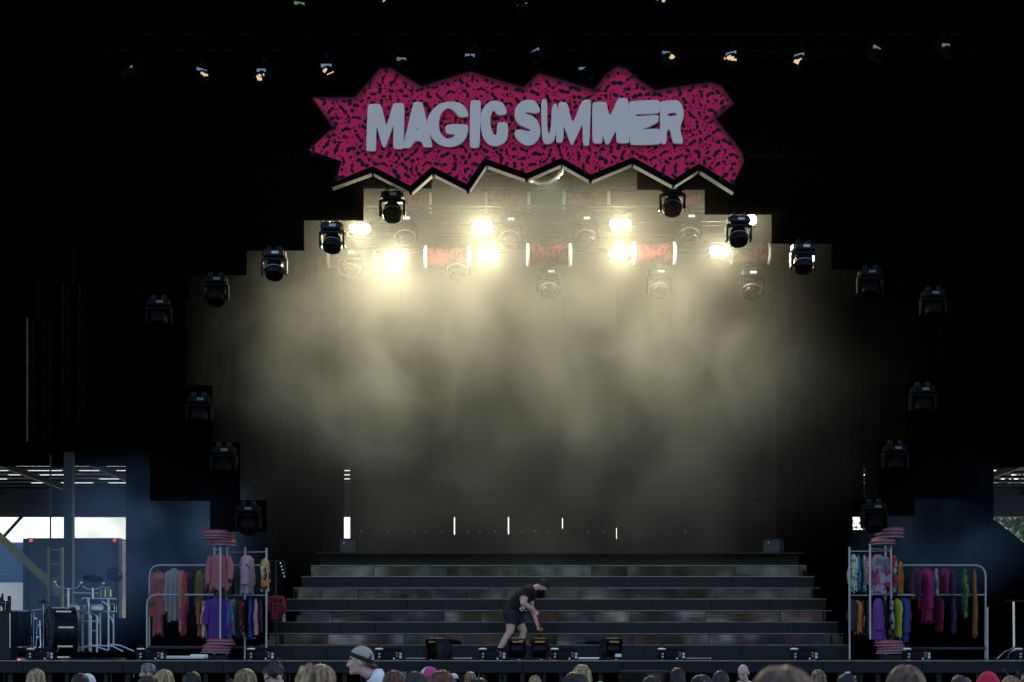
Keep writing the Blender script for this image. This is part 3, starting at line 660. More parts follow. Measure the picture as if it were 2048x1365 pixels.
# ------------------------------------------------------------------ moving head lights
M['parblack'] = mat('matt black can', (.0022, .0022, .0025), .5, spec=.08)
M['labelshade'] = mat('shaded label', (.10, .11, .13), .6)
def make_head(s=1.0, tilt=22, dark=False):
    FX = M['parblack'] if dark else M['fixture']; GR_ = M['parblack'] if dark else M['grey']; LB = M['labelshade'] if dark else M['label']  # dark copies paint the dimmer heads as if in shade
    t = thing('moving_head', 'x', 'stage light', group='black moving head lights')
    mb = MB().bbox((0, 0, -.09), (.40, .30, .15), .035); mb.bbox((-.21, 0, -.09), (.03, .2, .1), .01); mb.bbox((.21, 0, -.09), (.03, .2, .1), .01); mb.build('base', FX, t)
    MB().box((.03, -.152, -.085), (.13, .006, .05)).build('display', LB, t)
    for x in (-.1, .1): MB().lathe([(.028, -.03), (.045, -.03), (.045, .03), (.028, .03)], Matrix.Translation((x, 0, .03)) @ Matrix.Rotation(R(90), 4, 'X'), 10).box((x, 0, -.01), (.05, .05, .05)).build('clamp', M['truss'], t)
    y = MB(); y.bbox((0, 0, -.19), (.46, .16, .06), .02)
    for sx in (-1, 1): y.bbox((sx * .235, 0, -.34), (.05, .16, .32), .022)
    y.build('yoke', FX, t)
    T = Matrix.Translation((0, 0, -.40)) @ Matrix.Rotation(R(-tilt), 4, 'X')
    h = MB().lathe([(.001, .17), (.12, .165), (.165, .11), (.175, .02), (.185, -.02), (.185, -.10), (.165, -.15), (.15, -.15), (.145, -.11), (.001, -.10)], T, 24)
    h.lathe([(.192, -.02), (.197, -.03), (.197, -.05), (.192, -.06)], T, 24)
    hd = h.build('head', FX, t)
    MB().lathe([(.001, -.112), (.143, -.112)], T, 24).build('lens', FX, hd)
    MB().lathe([(.187, -.005), (.192, .005), (.187, .015)], T, 24).build('trim_ring', GR_, hd)
    for sx in (-1, 1): MB().lathe([(.001, 0), (.05, 0), (.05, .02), (.001, .02)], Matrix.Translation((sx * .21 - (0.01 if sx > 0 else -.01), 0, -.40)) @ Matrix.Rotation(R(90 * sx), 4, 'Y'), 14).build('pivot_cap', GR_, t)
    return t
heads = [(785, 384, 31.9, 'black moving head light right under the low left tooth of the sign'), (665, 446, 31.9, 'black moving head light under the arch step beside the leftmost lit lamps'), (549, 500, 31.9, 'black moving head light under the third arch step from the top at left'),
         (432, 552, 31.9, 'dim black moving head light on the left between the outermost one and the smoke edge'), (318, 598, 31.9, 'outermost black moving head light at the left end of the arch'),
         (1345, 372, 31.9, 'black moving head light under the low right tooth of the sign, beside a leopard barrel'), (1477, 433, 31.9, 'black moving head light next to the single lit lamp at right'), (1606, 487, 31.9, 'black moving head light on the right with a warm lit left edge, outside the smoke'),
         (1740, 538, 31.9, 'dim black moving head light on the dark right side of the arch'), (1866, 580, 31.9, 'outermost dim moving head light at the right end of the arch'),
         (810, 432, 35.8, 'hazy moving head light directly behind the left foreground one, inside the smoke'), (1020, 434, 35.8, 'hazy moving head light right of the upper lamps at centre left'), (1172, 432, 35.8, 'hazy moving head light left of the upper lamps at centre right'),
         (1378, 428, 35.8, 'hazy moving head light behind the right foreground one inside the smoke'), (700, 500, 36.2, 'faint moving head light in smoke at the left end of the lower truss'), (915, 500, 36.2, 'faint moving head light in smoke under the lower truss behind a leopard barrel'),
         (1098, 538, 36.2, 'faint moving head light under the central leopard barrel'), (1318, 538, 36.2, 'faint moving head light under the right leopard barrel in smoke'), (1503, 540, 36.2, 'faint moving head light in smoke at the right end of the lower truss'),
         (398, 792, 31.75, 'barely visible moving head light on the upper board of the left arch leg'), (448, 893, 31.75, 'moving head light with pale yoke outline in the middle of the left arch leg'), (497, 1010, 31.75, 'lowest moving head light on the left arch leg above the clothes rack'),
         (1845, 772, 31.75, 'moving head light with one glint on the upper board of the right arch leg'), (1790, 889, 31.75, 'moving head light with one glint on the lower board of the right arch leg'), (1748, 1006, 31.75, 'lowest moving head light on the right beside the small bright gap')]
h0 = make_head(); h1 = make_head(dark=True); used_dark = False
for i, (px, py, D, lab) in enumerate(heads):
    p = P(px, py, D) ; sc = 1.13 if D > 33 else 1.03
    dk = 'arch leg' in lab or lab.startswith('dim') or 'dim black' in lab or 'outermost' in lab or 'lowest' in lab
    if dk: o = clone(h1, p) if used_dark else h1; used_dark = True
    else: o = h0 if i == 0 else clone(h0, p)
    o.location = p; o['label'] = lab; o.scale = (sc,) * 3; o.rotation_euler[2] = R(random.uniform(-8, 8))

# ------------------------------------------------------------------ lit lamps
def blinder(px, py, D, n, label):
    p = P(px, py, D); t = thing('lit_lamp', label, 'stage lamp', tuple(p), group='lit warm blinder lamps')
    w = .235 * n
    MB().bbox((0, .10, 0), (w + .04, .16, .27), .02).build('housing', M['fixture'], t)
    for k in range(n):
        x = (k - (n - 1) / 2) * .23; T = Matrix.Translation((x, 0, 0)) @ Matrix.Rotation(R(90 + 14), 4, 'X')
        lp = MB().lathe([(.001, .012), (.06, .008), (.10, .0)], T, 20).build('bulb_face', M['lampw'], t)
        MB().lathe([(.102, -.02), (.112, .03), (.115, .03), (.115, -.02)], T, 20).build('reflector_rim', M['chrome'], t)
    for sx in (-1, 1): MB().tube([(sx * (w / 2 + .03), .1, -.05), (sx * (w / 2 + .04), .1, .14), (sx * .06, .1, .22)], .012, 6).build('yoke', M['truss'], t)
    ld = bpy.data.lights.new('bulb_light', 'POINT'); ld.energy = LAMP_W * n / 2; ld.color = (1, .915, .65); ld.shadow_soft_size = .10
    fd = bpy.data.lights.new('beam_light', 'SPOT'); fd.energy = 190 * n / 2; fd.color = (1, .80, .48); fd.spot_size = R(70); fd.spot_blend = .8; fd.shadow_soft_size = .10
    fo = link('beam_light', fd, t, (0, -.14, 0)); fo.rotation_euler = Vector((0, -1, -.42)).to_track_quat('-Z', 'Y').to_euler()
    lo = link('bulb_light', ld, t, (0, -.16, -.03))
for px, py, D, n, lab in ((720, 457, 35.2, 2, 'pair of lit warm lamps at the upper left beside the dark arch'), (793, 515, 35.6, 2, 'pair of lit warm lamps at the lower left below a moving head light'), (965, 455, 35.2, 2, 'upper pair of lit warm lamps left of centre'), (977, 512, 35.6, 2, 'lower pair of lit warm lamps left of centre'),
                          (1240, 448, 35.2, 2, 'upper pair of lit warm lamps right of centre'), (1240, 505, 35.6, 2, 'lower pair of lit warm lamps right of centre'), (1440, 502, 35.6, 2, 'pair of lit warm lamps at the lower right'), (1502, 440, 33.5, 1, 'single lit warm lamp beside the moving head light at the right')):
    blinder(px, py, D, n, lab)
p = P(1098, 342, 33.6)
t = thing('pin_spot', 'small cool spotlight glowing behind the sign under the mirror ball', 'spotlight', tuple(p))
MB().lathe([(.001, .16), (.07, .15), (.075, -.02), (.07, -.02), (.06, .0)], Matrix.Rotation(R(18), 4, 'X'), 16).build('can', M['fixture'], t)
MB().lathe([(.001, -.002), (.058, -.002)], Matrix.Rotation(R(18), 4, 'X'), 16).build('lens', M['lampc'], t)
MB().tube([(0, .05, .12), (0, .05, .5), (0, .05, 16.6 - p.z)], .012, 6).build('pipe', M['truss'], t)
ld = bpy.data.lights.new('spot_light', 'SPOT'); ld.energy = LAMP_W * .6; ld.color = (.82, 1, .9); ld.spot_size = R(120); ld.spot_blend = 1; ld.shadow_soft_size = .06
lo = link('spot_light', ld, t, (0, -.04, -.06)); lo.rotation_euler = (R(-14), 0, 0)

# ------------------------------------------------------------------ leopard print barrels
def barrel(px, py, D, wpx, hpx, label):
    p = P(px, py, D); L_ = wpx * mpp(D) / 2; r = hpx * mpp(D) / 2
    t = thing('leopard_barrel', label, 'light cover', tuple(p), group='pink leopard print barrels among the lamps')
    T = Matrix.Rotation(R(90), 4, 'Y')
    MB().lathe([(r * .95, -L_ * .86), (r, -L_ * .7), (r * .93, -L_ * .4), (r * .78, 0), (r * .93, L_ * .4), (r, L_ * .7), (r * .95, L_ * .86)], T, 24).build('printed_wrap', M['leopard2'], t)
    for s in (-1, 1):
        MB().lathe([(r * .9, s * L_ * .85), (r * 1.06, s * L_ * .88), (r * 1.08, s * L_ * .97), (r * .9, s * L_), (.001, s * L_ * .96)], T, 24).build('end_ring', M['white'], t)
        MB().tube([(s * L_ * .5, 0, r * .9), (s * L_ * .5, 0, r + .18)], .015, 6).build('hanger', M['truss'], t)
for a in ((833, 407, 37.4, 60, 38, 'leopard print barrel beside the left foreground moving head'), (1015, 405, 37.8, 92, 38, 'leopard print barrel left of the pale glow under the sign'), (1172, 403, 37.8, 96, 38, 'leopard print barrel right of the pale glow under the sign'), (1388, 396, 37.4, 60, 38, 'leopard print barrel beside the right foreground moving head'),
          (704, 515, 36.6, 98, 40, 'faded leopard barrel at the left end of the lower row'), (895, 514, 36.2, 94, 42, 'faded leopard barrel with both bright ends left of centre in the lower row'), (1098, 510, 35.6, 90, 42, 'leopard barrel with glowing red ends in the centre of the lower row'), (1308, 507, 35.8, 86, 42, 'leopard barrel with a glowing right end right of centre in the lower row'), (1500, 508, 36.6, 80, 40, 'faded leopard barrel at the right end of the lower row')):
    barrel(*a)

# ------------------------------------------------------------------ small spotlights at the top
M['parblack'] = mat('matt black can', (.0022, .0022, .0025), .6, spec=.08)
M['warmglint'] = emit('painted warm glint', (1, .70, .36), .26)
def make_par():
    t = thing('spotlight_can', 'x', 'spotlight', group='small spotlights on the top trusses')
    T = Matrix.Rotation(R(-58), 4, 'X')
    c = MB().lathe([(.001, .19), (.06, .185), (.09, .13), (.095, -.16), (.088, -.16), (.08, .0), (.001, .02)], T, 18).build('can', M['parblack'], t)
    MB().lathe([(.097, -.12), (.106, -.13), (.106, -.17), (.097, -.17)], T, 18).build('gel_frame', M['parblack'], c)
    MB().tube([(-.12, 0, 0), (-.12, 0, .13), (0, 0, .2), (.12, 0, .13), (.12, 0, 0)], .014, 6).build('yoke', M['parblack'], t)
    MB().box((0, 0, .23), (.07, .07, .08)).build('clamp', M['parblack'], t)
    MB().box((-.02, -.075, .055), (.17, .02, .05)).build('label_plate', M['label'], t)
    MB().tube([(.1, .02, .02), (.2, .02, -.1), (.26, .02, .05), (.22, .02, .22)], .008, 5).build('cable', M['parblack'], t)
    return t
pars = [(265, 148, 'far left small spotlight on the top truss, hardly lit'), (402, 152, 'second small spotlight from the left on the top truss with a pale plate'), (530, 150, 'small spotlight at left on the top truss with added warm glints'), (655, 142, 'small spotlight with a warm outlined yoke above the upper left spike of the sign'), (800, 128, 'small spotlight just above the upper left peak of the sign'),
        (945, 122, 'small spotlight above the G of the sign with tiny warm glints'), (1080, 110, 'small spotlight above the centre of the sign'), (1168, 150, 'small spotlight touching the top of the sign right of centre'), (1331, 118, 'small spotlight with added warm glints right of the upper right peak of the sign'), (1468, 117, 'tilted small spotlight with added warm glints above the right end of the sign'),
        (1605, 120, 'small spotlight with an added long warm glint at right of the sign'), (1747, 106, 'small spotlight second from the right on the top truss'), (1886, 100, 'far right small spotlight on the top truss'),
        (1050, 22, 'wide small spotlight at the top centre edge'), (770, 4, 'small spotlight with added amber glints cut off by the top edge left of centre'), (1325, 2, 'small spotlight cut off by the top edge right of centre'), (600, 18, 'faint small spotlight at the top left of centre')]
p0 = make_par()
for i, (px, py, lab) in enumerate(pars):
    p = P(px, py, 31.9 if py > 60 else 32.3); o = p0 if i == 0 else clone(p0, p)
    o.location = p; o['label'] = lab; o.scale = (1.25,) * 3; o.rotation_euler = (R(random.uniform(-25, 10)), R(random.uniform(-12, 12)), R(random.uniform(-50, 50)))
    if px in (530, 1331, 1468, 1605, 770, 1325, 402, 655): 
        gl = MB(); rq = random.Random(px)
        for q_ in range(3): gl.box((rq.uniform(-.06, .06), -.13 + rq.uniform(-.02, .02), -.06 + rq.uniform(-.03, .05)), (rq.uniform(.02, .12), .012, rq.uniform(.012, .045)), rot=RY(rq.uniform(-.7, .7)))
        gl.build('lens', M['warmglint'], o)  # glowing strips stand in for warm lamp glints on the can

# ------------------------------------------------------------------ smoke
def volume(name, x0, x1, y0, y1, z0, z1, blobs, dens, base, col, aniso, nscale, seed, lo=.42, hi=.64, core=.25, even=None):
    c = Vector(((x0 + x1) / 2, (y0 + y1) / 2, (z0 + z1) / 2))
    o = MB().box((0, 0, 0), (x1 - x0, y1 - y0, z1 - z0)).build(name, [], None, tuple(c))
    m = bpy.data.materials.new(name); m.use_nodes = True; nt = m.node_tree; n = nt.nodes; L = nt.links
    n.remove(n['Principled BSDF']); pv = n.new('ShaderNodeVolumePrincipled'); L.new(pv.outputs[0], n['Material Output'].inputs['Volume'])
    pv.inputs['Color'].default_value = (*col, 1); pv.inputs['Anisotropy'].default_value = aniso
    tc = n.new('ShaderNodeTexCoord'); co = tc.outputs['Object']
    mp = n.new('ShaderNodeMapping'); mp.inputs['Location'].default_value = (seed, 0, seed * .37); mp.inputs['Scale'].default_value = (1, .6, .85); L.new(co, mp.inputs[0])
    nz = n.new('ShaderNodeTexNoise'); nz.inputs['Scale'].default_value = nscale; nz.inputs['Detail'].default_value = 5; nz.inputs['Roughness'].default_value = .56; nz.inputs['Distortion'].default_value = .35; L.new(mp.outputs[0], nz.inputs['Vector'])
    r = n.new('ShaderNodeMapRange'); r.interpolation_type = 'SMOOTHSTEP'; r.inputs[1].default_value = lo; r.inputs[2].default_value = hi; L.new(nz.outputs[0], r.inputs[0])
    tot = None
    for (bx, by, bz), (rx, ry, rz), amp in blobs:
        sb = n.new('ShaderNodeVectorMath'); sb.operation = 'SUBTRACT'; sb.inputs[1].default_value = (bx - c.x, by - c.y, bz - c.z); L.new(co, sb.inputs[0])
        dv = n.new('ShaderNodeVectorMath'); dv.operation = 'DIVIDE'; dv.inputs[1].default_value = (rx, ry, rz); L.new(sb.outputs[0], dv.inputs[0])
        ln = n.new('ShaderNodeVectorMath'); ln.operation = 'LENGTH'; L.new(dv.outputs[0], ln.inputs[0])
        f = n.new('ShaderNodeMapRange'); f.interpolation_type = 'SMOOTHSTEP'; f.inputs[1].default_value = 1.0; f.inputs[2].default_value = core; f.inputs[3].default_value = 0; f.inputs[4].default_value = amp; L.new(ln.outputs['Value'], f.inputs[0])
        if tot is None: tot = f.outputs[0]
        else:
            a = n.new('ShaderNodeMath'); a.operation = 'MAXIMUM'; L.new(tot, a.inputs[0]); L.new(f.outputs[0], a.inputs[1]); tot = a.outputs[0]
    ev = None
    if even:
        (bx, by, bz), (rx, ry, rz), amp = even
        sb = n.new('ShaderNodeVectorMath'); sb.operation = 'SUBTRACT'; sb.inputs[1].default_value = (bx - c.x, by - c.y, bz - c.z); L.new(co, sb.inputs[0])
        dv = n.new('ShaderNodeVectorMath'); dv.operation = 'DIVIDE'; dv.inputs[1].default_value = (rx, ry, rz); L.new(sb.outputs[0], dv.inputs[0])
        ln = n.new('ShaderNodeVectorMath'); ln.operation = 'LENGTH'; L.new(dv.outputs[0], ln.inputs[0])
        f = n.new('ShaderNodeMapRange'); f.interpolation_type = 'SMOOTHSTEP'; f.inputs[1].default_value = 1.0; f.inputs[2].default_value = 0; f.inputs[3].default_value = 0; f.inputs[4].default_value = amp; L.new(ln.outputs['Value'], f.inputs[0]); ev = f.outputs[0]
    # density = tot * (base + dens * puff)
    d1 = n.new('ShaderNodeMath'); d1.operation = 'MULTIPLY_ADD'; d1.inputs[1].default_value = dens; d1.inputs[2].default_value = base; L.new(r.outputs[0], d1.inputs[0])
    d2 = n.new('ShaderNodeMath'); d2.operation = 'MULTIPLY'; L.new(d1.outputs[0], d2.inputs[0]); L.new(tot, d2.inputs[1]); res = d2.outputs[0]
    if ev is not None:
        d3 = n.new('ShaderNodeMath'); d3.operation = 'ADD'; L.new(res, d3.inputs[0]); L.new(ev, d3.inputs[1]); res = d3.outputs[0]
    L.new(res, pv.inputs['Density'])
    o.data.materials.append(m); return tag(o, kind='stuff')
SM = 36.5
def B(px, py, rx, rz, amp, D=SM, ry=4.5): p = P(px, py, D); return ((p.x, p.y, p.z), (rx * mpp(D), ry, rz * mpp(D)), amp)
volume('smoke', X(200, SM), X(1880, SM), 30.9, 41.6, 1.7, Z(325, 32.75),
       [B(740, 715, 400, 300, 1.0, D=36.2, ry=2.9), B(1300, 735, 460, 310, .78, D=36.2, ry=2.9), B(1060, 800, 860, 560, .16, ry=6.5)],
       .56, .13, (.92, .93, .85), .25, .50, 12.7, lo=.37, hi=.76, core=.0, even=B(1060, 480, 780, 280, .036, ry=8))

# ------------------------------------------------------------------ clothes racks
GM = dict(
 orange=patch_mat('orange print cloth', [(.55, .13, .08), (.55, .13, .08), (.6, .2, .25), (.1, .14, .05), (.55, .13, .08), (.5, .1, .2)], 9),
 white=mat('off-white cloth', (.42, .42, .42), .9, bump=.3), jacket=patch_mat('orange black print', [(.5, .18, .1), (.02, .02, .02), (.45, .1, .06), (.4, .3, .1)], 14),
 pinkorange=patch_mat('pink orange cloth', [(.55, .06, .16), (.55, .06, .16), (.6, .22, .12)], 4), floralblack=spots_mat('black floral cloth', (.015, .015, .02), (.45, .09, .1), 16, .34),
 mustard=mat('mustard cloth', (.32, .22, .015), .9, bump=.3), olive=mat('olive cloth', (.06, .06, .02), .9), blackmulti=patch_mat('black multicolour cloth', [(.015, .015, .02), (.3, .4, .12), (.015, .015, .02), (.5, .05, .1), (.4, .4, .4), (.015, .015, .02)], 18),
 blouse=mat('salmon pink cloth', (.58, .17, .19), .9, bump=.35, bscale=30), lilac=spots_mat('lilac spotted cloth', (.50, .36, .48), (.03, .03, .04), 9, .22), mustardw=patch_mat('mustard white cloth', [(.5, .3, .05), (.5, .3, .05), (.55, .52, .45), (.02, .02, .02)], 8),
 rust=mat('rust cloth', (.38, .13, .03), .9), candy=stripes_mat('red white stripe', (.6, .05, .08), (.6, .6, .65), 9), purple=mat('purple cloth', (.105, .03, .28), .85, bump=.35, bscale=25), blue=mat('blue cloth', (.02, .13, .40), .85),
 floral=patch_mat('bright floral cloth', [(.35, .12, .4), (.1, .35, .25), (.5, .35, .1), (.5, .2, .35), (.1, .2, .4)], 14), teal=mat('teal cloth', (.015, .11, .14), .85), sequin=spots_mat('dark red sequin cloth', (.12, .008, .015), (.7, .6, .6), 18, .2), royal=mat('royal blue cloth', (.012, .06, .28), .8),
 palepink=mat('pale pink cloth', (.58, .26, .38), .85), dgreen=mat('dark green cloth', (.01, .05, .045), .9), maroonleo=spots_mat('maroon leopard cloth', (.25, .02, .05), (.02, .01, .01), 12, .36),
 wgreen=spots_mat('white green floral', (.5, .55, .55), (.04, .2, .12), 9, .4), azure=mat('azure cloth', (.02, .22, .42), .8), gstripe=stripes_mat('green white stripe', (.5, .58, .52), (.06, .18, .13), 7, 'DIAGONAL'), pinkgrey=patch_mat('pink grey floral', [(.4, .35, .42), (.45, .08, .2), (.2, .18, .25), (.5, .3, .42), (.3, .05, .12)], 8),
 patch=patch_mat('black red abstract', [(.02, .02, .02), (.5, .04, .05), (.02, .02, .02), (.4, .4, .42), (.15, .1, .2)], 8), orangeplain=mat('orange cloth', (.5, .18, .02), .85), blackorange=patch_mat('black orange', [(.02, .02, .02), (.45, .17, .02), (.02, .02, .02)], 9), navyc=mat('navy cloth', (.012, .03, .06), .9),
 violet=mat('violet cloth', (.16, .04, .32), .8, bump=.3, bscale=25), check=patch_mat('black white check', [(.02, .02, .02), (.45, .45, .45), (.02, .02, .02), (.3, .3, .3)], 11), lime=mat('lime yellow cloth', (.5, .5, .03), .8), magenta=mat('magenta cloth', (.33, .01, .11), .85, bump=.3), crimson=mat('crimson cloth', (.25, .008, .06), .85),
 greenprint=patch_mat('green print', [(.03, .2, .06), (.02, .02, .02), (.2, .3, .08)], 14), paleprint=patch_mat('pale print', [(.45, .4, .45), (.2, .15, .25), (.5, .45, .5)], 12), plum=mat('plum cloth', (.06, .02, .10), .9))
def dim(m, k):
    for nd in m.node_tree.nodes:
        if nd.type == 'MIX':
            for q in (6, 7): nd.inputs[q].default_value = tuple(c * k for c in nd.inputs[q].default_value[:3]) + (1,)
        if nd.type == 'VALTORGB':
            for e in nd.color_ramp.elements: e.color = tuple(c * k for c in e.color[:3]) + (1,)
for m in GM.values(): dim(m, .70)
def garment(px0, px1, py0, py1, D, mt, label, name='hanging_garment', cat='garment', group=None, sleeves=True):
    wt = (px1 - px0) * mpp(D); l = (py1 - py0) * mpp(D); rs = random.Random(int(px0 * 13 + py0))
    edge = wt < .27
    if edge: w, th, yaw = .40, max(.05, wt - .075), R(rs.choice((-1, 1)) * rs.uniform(77, 83))
    else: w, th, yaw = wt * .9, .13, R(rs.uniform(-14, 14))
    t = thing(name, label, cat, tuple(P((px0 + px1) / 2, py0, D)), yaw, group)
    nu, nv = 40, 20; mb = MB(); ph = rs.uniform(0, 6); kf = rs.choice((7, 9, 11))
    for j in range(nv + 1):
        v = j / nv
        hw = (.16 + .30 * min(1, v / .09) ** .6) * w if v < .09 else w * (.46 - .05 * math.sin(min(1, (v - .09) / .5) * math.pi) + .05 * v)
        if sleeves: hw *= .84
        hem = .03 * l * (1 if j == nv else 0)
        for i in range(nu):
            a = 2 * math.pi * i / nu; c, s = math.cos(a), math.sin(a)
            f = 1 + ((.10 + .30 * v) * math.sin(kf * a + ph + 1.5 * v) + .12 * math.sin((kf - 3) * a * .7 + 2.2 * v + ph)) * min(1, v * 4)
            x = math.copysign(abs(c) ** .75, c) * hw * (1 + .03 * math.sin(5 * v + ph)); y = math.copysign(abs(s) ** .8, s) * th / 2 * f * (.55 + .45 * min(1, v / .12)) + .02 * math.sin(kf * x * 12 + ph) * v
            z = -v * l + (.035 * w if v < .12 else 0) * (1 - abs(x) / (.5 * w)) + (math.sin(kf * a + ph) * .03 + hem * 1.1 * math.cos(2 * a + ph)) * max(0, (v - .8) / .2)
            mb.v.append((x, y, z))
    for j in range(nv):
        for i in range(nu):
            k = (i + 1) % nu; mb.f.append((j * nu + i, (j + 1) * nu + i, (j + 1) * nu + k, j * nu + k)); mb.m.append(0); mb.sm.append(True)
    mb.add([(0, 0, .0)] , []); 
    mb.build('body', mt, t)
    if sleeves:
        for sx in (-1, 1):
            ln = l * rs.uniform(.62, .86) if not edge else l * rs.uniform(.6, .8); o = rs.uniform(.0, .05)
            pts = [(sx * w * .30, 0, -.05 * l), (sx * w * .42, 0, -.10 * l), (sx * w * (.46 + o), .01, -.3 * l), (sx * w * (.48 + o), -.02, -.55 * ln - .1 * l), (sx * w * (.47 + o), -.015, -ln)]
            sm_ = MB().tube(pts, [th * .3, th * .46, th * .5, th * .5, th * .42 + .01], 12); sm_.build('sleeve', mt, t)
    MB().tube([(-w * .36, 0, -.03 * l), (0, 0, .0), (w * .36, 0, -.03 * l)], .009, 6).tube([(0, 0, 0), (0, 0, .035), (.022, 0, .06), (.0, 0, .085), (-.02, 0, .065)], .0035, 5).build('hanger', M['black'], t)
    return t
TUBE = .019
def tubes(t, name, m, segs, r=TUBE, n=8):
    for s in segs:
        MB().tube([Vector(q) - t.location for q in s], r, n).build(name, m, t)
# --- left
GL, GR = 'clothes on the left racks', 'clothes on the right racks'
DA, DB = 33.0, 32.5
o = P(293, 1290, DB); o.z = DECK
t = thing('pipe_rack', 'long double-rail clothes rack of bent chrome pipe at the left', 'clothes rack', tuple(o))
def q(px, py, D): return P(px, py, D)
tubes(t, 'pipe_frame', M['alu'], [[q(299, 1318, DA), q(299, 1152, DA), q(301, 1142, DA), q(307, 1134, DA), q(318, 1131, DA), q(520, 1131, DA)], [q(294, 1319, DB), q(294, 1210, DB), q(296, 1200, DB), q(302, 1193, DB), q(312, 1190, DB), q(428, 1190, DB)]], .021)
MB().bbox(q(410, 1295, DA) - t.location, (230 * mpp(DA), .1, .06), .01).build('base_beam', M['navy'], t)
def frame_rack(label, posts, rails, ref):
    o = P(*ref); o.z = DECK; t = thing('post_rack', label, 'clothes rack', tuple(o))
    for px, a, b, D in posts:
        MB().tube([q(px, a, D) - t.location, q(px + (1 if px < 1024 else -1) * -.5, b, D) - t.location], TUBE * 1.15, 10).build('post', M['alu'], t)
        MB().lathe([(.001, .02), (.026, .012), (.026, -.02), (.02, -.02)], Matrix.Translation(q(px, a, D) - t.location), 10).build('post_cap', M['alu'], t)
    for (a, pa, Da), (b, pb, Db) in rails: MB().tube([q(a, pa, Da) - t.location, q(b, pb, Db) - t.location], TUBE * .62, 8).build('rail', M['alu'], t)
    return t
frame_rack('narrow rack of white square-set posts at the left, carrying bright clothes and striped discs', [(441, 1094, 1278, 32.1), (429, 1094, 1319, 32.75), (454, 1096, 1319, 32.9), (490, 1097, 1319, 32.6), (533, 1098, 1319, 32.5)],
           [((429, 1101, 32.75), (441, 1101, 32.1)), ((454, 1105, 32.9), (490, 1105, 32.6)), ((490, 1105, 32.6), (533, 1104, 32.5)), ((429, 1191, 32.75), (490, 1191, 32.6)), ((490, 1191, 32.6), (533, 1191, 32.5)), ((441, 1191, 32.1), (429, 1191, 32.75)), ((490, 1277, 32.6), (512, 1277, 32.5))], (441, 1300, 32.5))
for g in (
 (302, 329, 1139, 1270, DA, 'orange', 'long orange printed coat, leftmost on the left rack'), (331, 366, 1138, 1243, DA, 'white', 'long pale grey-white coat hanging on the left rack'), (360, 371, 1142, 1266, DB, 'pinkorange', 'narrow orange and pink garment right of the pale grey coat'),
 (370, 386, 1142, 1226, DA, 'floralblack', 'black garment with red flowers between the pale coat and the mustard one'), (388, 408, 1143, 1214, DA, 'mustard', 'mustard yellow garment left of the salmon blouse'), (462, 475, 1144, 1190, DA, 'olive', 'dim olive garment behind the salmon blouse'),
 (409, 462, 1124, 1194, 32.55, 'blackmulti', 'black multicolour printed top showing behind the salmon blouse'), (413, 464, 1110, 1180, 32.25, 'blouse', 'salmon pink blouse hanging at the top front of the left rack'), (481, 507, 1112, 1187, 32.6, 'lilac', 'lilac shirt with dark spots on the upper left rack'), (523, 538, 1118, 1182, 32.5, 'mustardw', 'mustard and white shirt on the end post of the left rack'),
 (395, 413, 1204, 1272, 32.7, 'rust', 'rust brown garment left of the purple one'), (400, 418, 1203, 1275, 32.4, 'candy', 'red and white striped garment beside the purple one'), (410, 459, 1197, 1277, 32.2, 'purple', 'purple jacket hanging at the lower front of the left rack'), (451, 466, 1200, 1278, 32.35, 'blue', 'bright blue garment right of the purple jacket'),
 (459, 475, 1199, 1266, 32.5, 'floral', 'bright floral garment between the blue and teal ones'), (471, 487, 1202, 1274, 32.75, 'teal', 'dark teal garment behind the floral one'), (479, 495, 1200, 1266, 32.5, 'sequin', 'dark red garment flecked with white on the left rack'), (493, 507, 1197, 1276, 32.5, 'royal', 'royal blue garment left of the pale pink one'),
 (504, 518, 1199, 1268, 32.45, 'palepink', 'pale pink garment near the right end of the left rack'), (514, 527, 1200, 1262, 32.6, 'dgreen', 'dark green garment at the right end of the left rack')):
    garment(*g[:5], GM[g[5]], g[6], group=GL)
t = thing('costume_stand', 'black stand with small metal glints just right of the left clothes rack', 'stand', (X(552, 33), 33.0, DECK))
h = Z(1122, 33) - DECK
MB().tube([(0, 0, .02), (0, 0, h)], .018).tube([(-.16, 0, h), (.14, 0, h)], .014).tube([(.14, 0, h), (.19, 0, h - .1), (.17, 0, h - .3)], .012).build('pole', M['truss'], t)
MB().lathe([(.001, .0), (.22, 0), (.22, .02), (.03, .05)]).build('foot', M['black'], t)
for k in range(5): MB().bbox((.1 + .02 * k, -.03, h - .05 - .07 * k), (.03, .03, .04), .006).build('clip', M['chrome'], t)
garment(535, 567, 1192, 1240, 32.8, GM['maroonleo'], 'dim maroon leopard print garment on the black stand', group=GL)
def disc(px0, px1, py0, py1, D, label, group, tilt):
    r = (px1 - px0) / 2 * mpp(D); h = (py1 - py0) * mpp(D)
    t = thing('round_tray', label, 'tray', tuple(P((px0 + px1) / 2, py1, D)), 0, group)
    MB().lathe([(.001, 0), (r * .96, .0), (r, h * .12), (r * .9, h * .3), (.001, h * .28)], None, 28).build('rim', M['rim'], t)
    MB().lathe([(r * .9, h * .28), (r * .88, h * .96), (.001, h * .97)], None, 28).build('side_wall', M['traywall'], t)
    t.rotation_euler = (R(random.uniform(-1, 1)), R(tilt), 0)
M['rim'] = mat('pale blue rim', (.16, .30, .42), .45); M['traywall'] = mat('red tray wall', (.42, .05, .05), .55)
